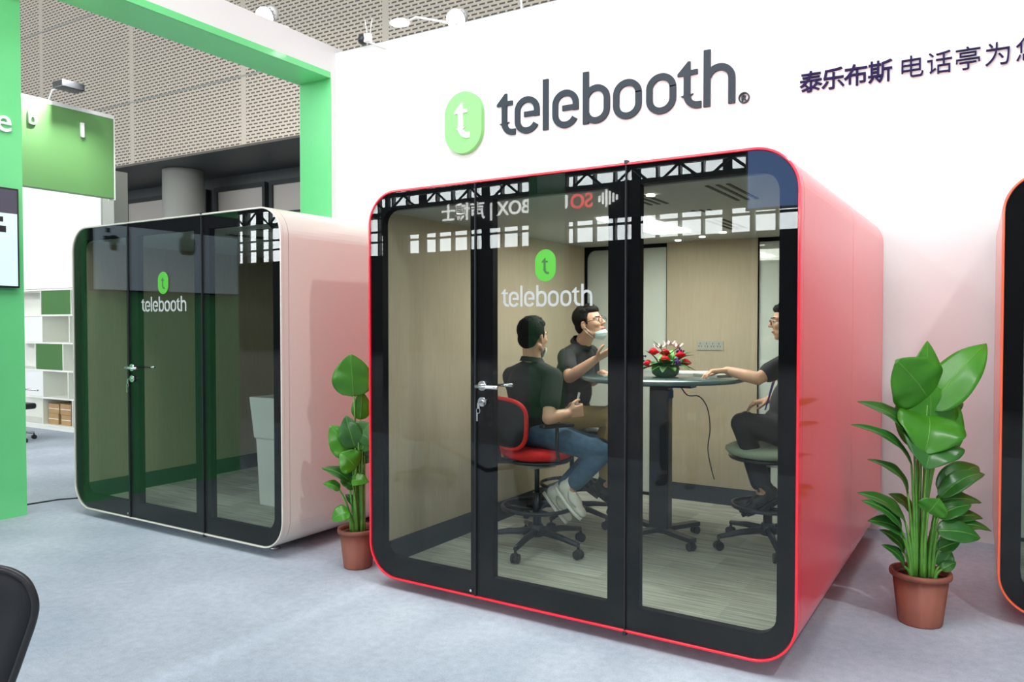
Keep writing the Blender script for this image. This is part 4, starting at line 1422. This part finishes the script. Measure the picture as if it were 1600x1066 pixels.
def person(name_label, loc, rz, J, cols, opts):
    root = empty('person', loc, rz, name_label, 'person')
    inv = (Matrix.Translation(Vector(loc)) @ Matrix.Rotation(R(rz), 4, 'Z')).inverted()
    P = {k: (inv @ at(*v[1:]) if v[0] == 'px' else Vector(v[1:])) for k, v in J.items()}
    zup = Vector((0, 0, 1))
    shR, shL = P['shR'], P['shL']
    latv = (shL - shR).normalized()
    hipc = P['hip']; chest = P['chest']; neck = P['neck']; hd_ = P['head']
    up_t = (neck - hipc).normalized()
    fwd_t = latv.cross(up_t).normalized()
    hlat = Vector((0, 1, 0)) if 'hlat' not in P else P['hlat']
    T = frame3(fwd_t, up_t)
    hdir = inv.to_3x3() @ (Rv * opts['look'][0] + Fv * opts['look'][1] + zup * opts['look'][2])
    hup = inv.to_3x3() @ (Rv * opts.get('hup', (0, 0, 1))[0] + Fv * opts.get('hup', (0, 0, 1))[1] + zup * opts.get('hup', (0, 0, 1))[2])
    H = Matrix.Translation(hd_) @ frame3(hdir, hup)

    def torso(mb, g):
        T3 = T.to_3x3().to_4x4()
        mb.ell(hipc + up_t * .03, (.118 + g, .160 + g, .115 + g), T3, 20, 12)
        mid = hipc.lerp(chest, .5)
        mb.ell(mid, (.112 + g, .148 + g, .16 + g), T3, 20, 12)
        mb.ell(chest, (.115 + g, .160 + g, .150 + g), T3, 20, 12)
        mb.ell(chest.lerp(neck, .45), (.095 + g, .145 + g, .095 + g), T3, 20, 12)
        mb.cap(shR.lerp(shL, .10), shR.lerp(shL, .9), .055 + g, .055 + g)
        mb.cap(neck - up_t * .025, shR, .056 + g, .052 + g)
        mb.cap(neck - up_t * .025, shL, .056 + g, .052 + g)

    b = MB()
    torso(b, -.012)
    b.cap(neck - up_t * .03, H @ Vector((-.018, 0, -.05)), .058, .056)
    head_parts(b, H)
    for s in 'RL':
        sh_, el_, wr_ = P['sh' + s], P['el' + s], P['wr' + s]
        b.cap(sh_, el_, .047, .038)
        b.cap(el_, el_.lerp(wr_, .35), .039, .040)
        b.cap(el_.lerp(wr_, .35), wr_, .039, .026)
        hp = opts['hand' + s]
        conv = lambda v: inv.to_3x3() @ (Rv * v[0] + Fv * v[1] + zup * v[2])
        hand(b, wr_, conv(hp[0]), conv(hp[1]), conv(hp[2]), hp[3])
        hj = hipc + hlat * (.085 if s == 'L' else -.085)
        b.cap(hj, P['kn' + s], .068, .050)
        b.cap(P['kn' + s], P['an' + s], .048, .036)
        ft = (P['to' + s] - P['an' + s]).normalized()
        dn = (P['an' + s] - P['kn' + s]).normalized()
        b.cap(P['an' + s] + dn * .02, P['an' + s] + ft * .10 + dn * .035, .028, .020)
    blob(b, 'body', 'skin', root, .0055, 3)
    # eyes, brows, lips
    for s in (-1, 1):
        MB().ell(H @ Vector((.079, s * .031, .004)), (.011, .013, .008), H.to_3x3().to_4x4(), 12, 8).build('eye', 'eye_white', root)
        MB().ell(H @ Vector((.0885, s * .031, .004)), (.003, .0055, .0060), H.to_3x3().to_4x4(), 12, 8).build('iris', 'hair', root)
        MB().cap(H @ Vector((.096, s * .014, .028)), H @ Vector((.078, s * .050, .030)), .0035, .0028, 8).build('eyebrow', 'hair', root)
    MB().cap(H @ Vector((.0945, -.018, -.058)), H @ Vector((.0945, .018, -.058)), .0055, .0055, 8).build('lips', 'lip', root)
    # hair
    hb = MB()
    M3 = H.to_3x3().to_4x4()
    hb.ell(H @ Vector((-.026, 0, .046)), (.093, .084, .086), M3, 22, 14)
    hb.ell(H @ Vector((.030, 0, .082)), (.056, .062, .034), M3, 18, 10)
    hb.ell(H @ Vector((-.058, 0, -.010)), (.050, .068, .062), M3, 18, 10)
    random.seed(11)
    for k in range(60):
        a = random.uniform(0, 2 * PI); e_ = random.uniform(.1, 1.3)
        c = Vector((-.022 + .088 * math.cos(a) * math.cos(e_), .078 * math.sin(a) * math.cos(e_), .050 + .080 * math.sin(e_)))
        hb.cap(H @ c, H @ (c + Vector((.022, 0, .008))), .009, .004, 6)
    for s in (-1, 1):
        hb.cap(H @ Vector((.012, s * .070, .030)), H @ Vector((.014, s * .068, -.004)), .012, .006, 8)
    blob(hb, 'hair', 'hair', root, .005, 1)
    # shirt
    t_ = MB()
    torso(t_, .008)
    for s in 'RL':
        sh_, el_ = P['sh' + s], P['el' + s]
        t_.cap(sh_, sh_.lerp(el_, .62), .064, .062)
    t_.cap(neck - up_t * .08, neck - up_t * .002, .082, .064)
    blob(t_, 'shirt', cols['shirt'], root, .008, 4)
    cb = MB()
    ca = frame3(fwd_t, up_t)
    def crow(r, h):
        return [neck + up_t * h + ca.to_3x3() @ Vector((r * math.cos(a) + .004, r * 1.02 * math.sin(a), -.016 * math.cos(a))) for a in [2 * PI * k / 24 for k in range(24)]]
    cb.rings([crow(.078, .012), crow(.066, .034), crow(.0635, .040), crow(.061, .036), crow(.062, .010)], caps=False)
    cb.build('collar', cols['shirt'], root)
    # trousers
    tr_ = MB()
    T3 = T.to_3x3().to_4x4()
    tr_.ell(hipc, (.128, .172, .105), T3, 20, 12)
    for s in 'RL':
        hj = hipc + hlat * (.085 if s == 'L' else -.085)
        kn, an = P['kn' + s], P['an' + s]
        tr_.cap(hj, kn, .088, .064)
        e_ = kn.lerp(an, opts.get('hem', .86))
        tr_.cap(kn, e_, .064, .054)
        # folds
        tr_.cap(kn.lerp(hj, .12) + zup * .03, kn.lerp(an, .2), .050, .045)
    blob(tr_, 'trousers', cols['trousers'], root, .008, 4)
    # shoes
    for s in 'RL':
        an, to = P['an' + s], P['to' + s]
        ft = (to - an).normalized()
        shin = (P['kn' + s] - an).normalized()
        upn = (shin - ft * shin.dot(ft)).normalized()
        FM = Matrix.Translation(an - upn * .045) @ frame3(ft, upn)
        M3 = FM.to_3x3().to_4x4()
        sb_ = MB()
        sb_.ell(FM @ Vector((-.01, 0, .012)), (.055, .038, .045), M3, 16, 10)
        sb_.ell(FM @ Vector((.06, 0, .002)), (.08, .040, .040), M3, 16, 10)
        sb_.ell(FM @ Vector((.135, 0, -.010)), (.055, .043, .028), M3, 16, 10)
        sb_.cap(FM @ Vector((-.015, 0, .02)), FM @ Vector((-.012, 0, .07)), .040, .042)
        so_ = blob(sb_, 'shoe', cols['shoe'], root, .005, 3)
        sl = MB()
        out = []
        for k in range(28):
            a = 2 * PI * k / 28
            out.append((.062 + .125 * math.cos(a), (.036 + .010 * math.cos(a)) * math.sin(a)))
        sl.rings([[FM @ Vector((x, y, -.050)) for x, y in out], [FM @ Vector((x * 1.0, y * 1.05, -.030)) for x, y in out]])
        sl.build('sole', cols['sole'], so_)
        if cols['shoe'] == 'sneaker':
            lc = MB()
            for k in range(4):
                x = .045 + .022 * k
                lc.tube([FM @ Vector((x, -.022, .036 - .006 * k)), FM @ Vector((x + .006, 0, .045 - .007 * k)), FM @ Vector((x, .022, .036 - .006 * k))], .003, 6)
            lc.build('laces', 'paper', so_)
            for q_ in (-1, 1):
                MB().tube([FM @ Vector((.02, q_ * .039, .02)), FM @ Vector((.05, q_ * .0425, -.006)), FM @ Vector((.085, q_ * .0425, -.012)), FM @ Vector((.12, q_ * .041, -.002))], .0035, 6).build('side_trim', 'column_paint', so_)
            MB().tube([FM @ Vector((.128, y_, .012 - abs(y_) * .5)) for y_ in (-.04, -.02, 0, .02, .04)], .003, 6).build('toe_seam', 'column_paint', so_)
    if opts.get('glasses'):
        gb = MB()
        for s in (-1, 1):
            gb.tube([H @ Vector((.104 - .12 * abs(.024 * math.cos(a) + .032) ** 1.6, s * (.033 + .024 * math.cos(a)), .000 + .018 * math.sin(a))) for a in [2 * PI * k / 20 for k in range(22)]], .0018, 6, False)
            gb.tube([H @ Vector((.096, s * .057, .006)), H @ Vector((.05, s * .074, .008)), H @ Vector((-.012, s * .083, .006))], .0018, 6)
        gb.tube([H @ Vector((.104, -.010, .004)), H @ Vector((.107, 0, .008)), H @ Vector((.104, .010, .004))], .0018, 6)
        gb.build('glasses', 'dark_metal', root)
    if opts.get('mask'):
        kb = MB()
        rows = []
        for i in range(11):
            v = i / 10
            rowp = []
            for j in range(17):
                f_ = R(-72 + 144 * j / 16)
                pl = .0025 * math.cos(v * 6 * PI)
                rx_ = .074 + .010 * math.sin(PI * v) - .030 * v * v + pl
                ry_ = .062 + .004 * math.sin(PI * v) - .012 * v
                rowp.append(H @ Vector((.026 + rx_ * math.cos(f_), ry_ * math.sin(f_), -.066 - .064 * v * (.45 + .55 * math.cos(f_)) - .010 * (1 - math.cos(f_)))))
            rows.append(rowp)
        kb.rings(rows, close=False, caps=False)
        mo = kb.build('face_mask', 'mask_blue', root)
        md_ = mo.modifiers.new('thick', 'SOLIDIFY'); md_.thickness = .004; md_.offset = 1
        pb = MB()
        for s in (-1, 1):
            pb.tube([H @ Vector((.030, s * .054, -.085)), H @ Vector((.012, s * .070, -.045)), H @ Vector((-.014, s * .084, -.005))], .0016, 6)
            pb.tube([H @ Vector((.028, s * .050, -.105)), H @ Vector((.0, s * .068, -.065)), H @ Vector((-.018, s * .084, -.025))], .0016, 6)
        pb.build('ear_loop', 'paper', mo)
    return root, P, H, inv, T


def px(x, y, d): return ('px', x, y, d)


ra, PA, HA, invA, TA = person('man seen from behind in black t-shirt, jeans and white sneakers on the red seat', (A_POS[0], A_POS[1], ZF), 60, dict(
    hip=('l', 0, 0, .745), chest=px(828, 610, 4.85), neck=px(831, 568, 4.84), head=px(833, 527, 4.83),
    shR=px(864, 590, 4.72), shL=px(800, 588, 4.97), elR=px(857, 654, 4.58), elL=px(822, 655, 5.12),
    wrR=px(888, 646, 4.68), wrL=px(884, 645, 5.02),
    knR=px(941, 708, 4.66), knL=px(938, 700, 4.95), anR=px(893, 760, 4.74), anL=px(874, 768, 4.95),
    toR=px(925, 800, 4.66), toL=px(900, 802, 4.88), hlat=('l', .3, .95, 0)),
    dict(shirt='black_tee', trousers='denim', shoe='sneaker', sole='sole'),
    dict(look=(.62, .75, .0), handR=((.85, .3, .15), (-.2, .9, .1), (0, .1, 1), 55), handL=((.8, -.2, .15), (.1, -.9, 0), (0, .1, 1), 55), mask=True))
ph = tag(MB().box(-.004, .004, -.038, .038, -.075, .075).build('mobile_phone', 'paper', None, at(901, 632, 4.84)), 'white phone held in the hand of the man in jeans', 'phone')
ph.rotation_euler = (R(-8), R(12), R(20))

rb_, PB, HB, invB, TB = person('man in glasses with a surgical mask under his chin, black t-shirt and khaki trousers', (B_POS[0], B_POS[1], ZF), -15, dict(
    hip=('l', 0, 0, .755), chest=px(899, 580, 5.42), neck=px(907, 540, 5.40), head=px(921, 505, 5.34),
    shR=px(885, 558, 5.28), shL=px(922, 552, 5.56), elR=px(890, 590, 5.08), elL=px(925, 596, 5.62),
    wrR=px(930, 562, 5.02), wrL=px(942, 583, 5.42),
    knR=px(965, 650, 5.12), knL=px(958, 655, 5.50), anR=px(945, 755, 5.15), anL=px(915, 740, 5.42),
    toR=px(975, 775, 5.05), toL=px(945, 762, 5.3)),
    dict(shirt='black_tee', trousers='khaki', shoe='black_plastic', sole='seam_black'),
    dict(look=(.80, -.52, .22), hup=(-.25, .1, 1), handR=((.85, -.1, .5), (.2, .3, .8), (-.3, 0, .9), 15), handL=((.9, -.2, -.1), (0, 0, -1), (0, -1, 0), 12), glasses=True, mask=True))
rc_, PC, HC, invC, TC = person('man in profile at the right behind the black border, dark t-shirt, glasses and lanyard', (C_POS[0] + .06, C_POS[1], ZF), 178, dict(
    hip=('l', -.02, 0, .755), chest=px(1247, 590, 4.86), neck=px(1244, 545, 4.86), head=px(1231, 503, 4.84),
    shL=px(1232, 566, 4.70), shR=px(1245, 562, 5.04), elL=px(1184, 592, 4.66), elR=px(1230, 620, 5.1),
    wrL=px(1136, 579, 4.80), wrR=px(1200, 625, 5.1),
    knL=px(1158, 662, 4.80), knR=px(1158, 660, 5.12), anL=px(1196, 765, 4.85), anR=px(1190, 770, 5.1),
    toL=px(1160, 785, 4.88), toR=px(1155, 785, 5.15)),
    dict(shirt='black_tee', trousers='dark_trouser', shoe='black_plastic', sole='seam_black'),
    dict(look=(-.96, .22, -.05), handL=((-.95, .1, -.05), (0, 0, -1), (0, 1, 0), 22), handR=((-.9, 0, -.2), (0, 0, -1), (0, -1, 0), 20), glasses=True))
# lanyard over the visitor's chest
def strap(pts, w, m, parent, t=.002):
    b = MB()
    vs = []
    pts = [Vector(p) for p in pts]
    for i, p in enumerate(pts):
        tt = (pts[min(i + 1, len(pts) - 1)] - pts[max(0, i - 1)]).normalized()
        out = Vector((1, 0, 0)); out = (out - tt * out.dot(tt)).normalized()
        s = tt.cross(out)
        vs.append([p + s * w / 2 + out * t, p - s * w / 2 + out * t, p - s * w / 2 - out * t, p + s * w / 2 - out * t])
    b.rings(vs, smooth=False)
    return b.build('lanyard', m, parent)


for s in (-1, 1):
    fr_ = [TC.to_3x3() @ Vector(v) + PC['chest'] for v in ((.02, s * .06, .20), (.10, s * .07, .13), (.133, s * .055, .04), (.140, s * .03, -.06))]
    strap(fr_, .018, 'lanyard_red', rc_)
    fr_ = [TC.to_3x3() @ Vector(v) + PC['chest'] for v in ((.141, s * .029, -.06), (.150, s * .015, -.15), (.160, 0, -.24))]
    strap(fr_, .018, 'lanyard_blue', rc_)


# a visitor on a chair in the aisle, left of the photographer; shows mirrored in the red pod's right pane
rv_, PV, HV, invV, TV_ = person('seated visitor in a blue shirt, seen only mirrored in the red pod glass', (3.45, -7.0, 0), 90, dict(
    hip=('l', 0, 0, .50), chest=('l', -.04, 0, .76), neck=('l', -.03, 0, .99), head=('l', .02, 0, 1.14),
    shR=('l', -.03, -.18, .93), shL=('l', -.03, .18, .93), elR=('l', .02, -.27, .68), elL=('l', .02, .27, .68),
    wrR=('l', .24, -.16, .60), wrL=('l', .24, .16, .60),
    knR=('l', .42, -.14, .52), knL=('l', .42, .14, .52), anR=('l', .44, -.14, .12), anL=('l', .44, .14, .12),
    toR=('l', .60, -.15, .07), toL=('l', .60, .15, .07)),
    dict(shirt='blue_shirt', trousers='dark_trouser', shoe='black_plastic', sole='seam_black'),
    dict(look=(.5, .86, 0), handR=((.5, .8, -.2), (0, 0, -1), (-1, .5, 0), 20), handL=((.5, .8, -.2), (0, 0, -1), (1, -.5, 0), 20)))
for s in (-1, 1):
    strap([Vector((.06, s * .07, .95)), Vector((.095, s * .06, .85)), Vector((.105, 0, .66))], .02, 'lanyard_red', rv_)
MB().box(.100, .108, -.045, .045, .56, .66).build('badge', 'paper', rv_)
vc = empty('stacking_chair', (3.45, -7.0, 0), 90, 'black chair under the visitor in the blue shirt, seen only mirrored', 'chair')
MB().box(-.22, .24, -.23, .23, .36, .40).build('seat', 'black_plastic', vc, bevel=.01)
MB().box(-.26, -.235, -.22, .22, .48, .86).build('backrest', 'black_plastic', vc, bevel=.008)
for x_ in (-.21, .21):
    for y_ in (-.2, .2):
        MB().tube([(x_, y_, .002), (x_, y_, .359)], .012, 8).build('leg', 'steel', vc)
for y_ in (-.2, .2):
    MB().tube([(-.21, y_, .38), (-.245, y_, .50), (-.248, y_, .84)], .011, 8).build('back_post', 'steel', vc)
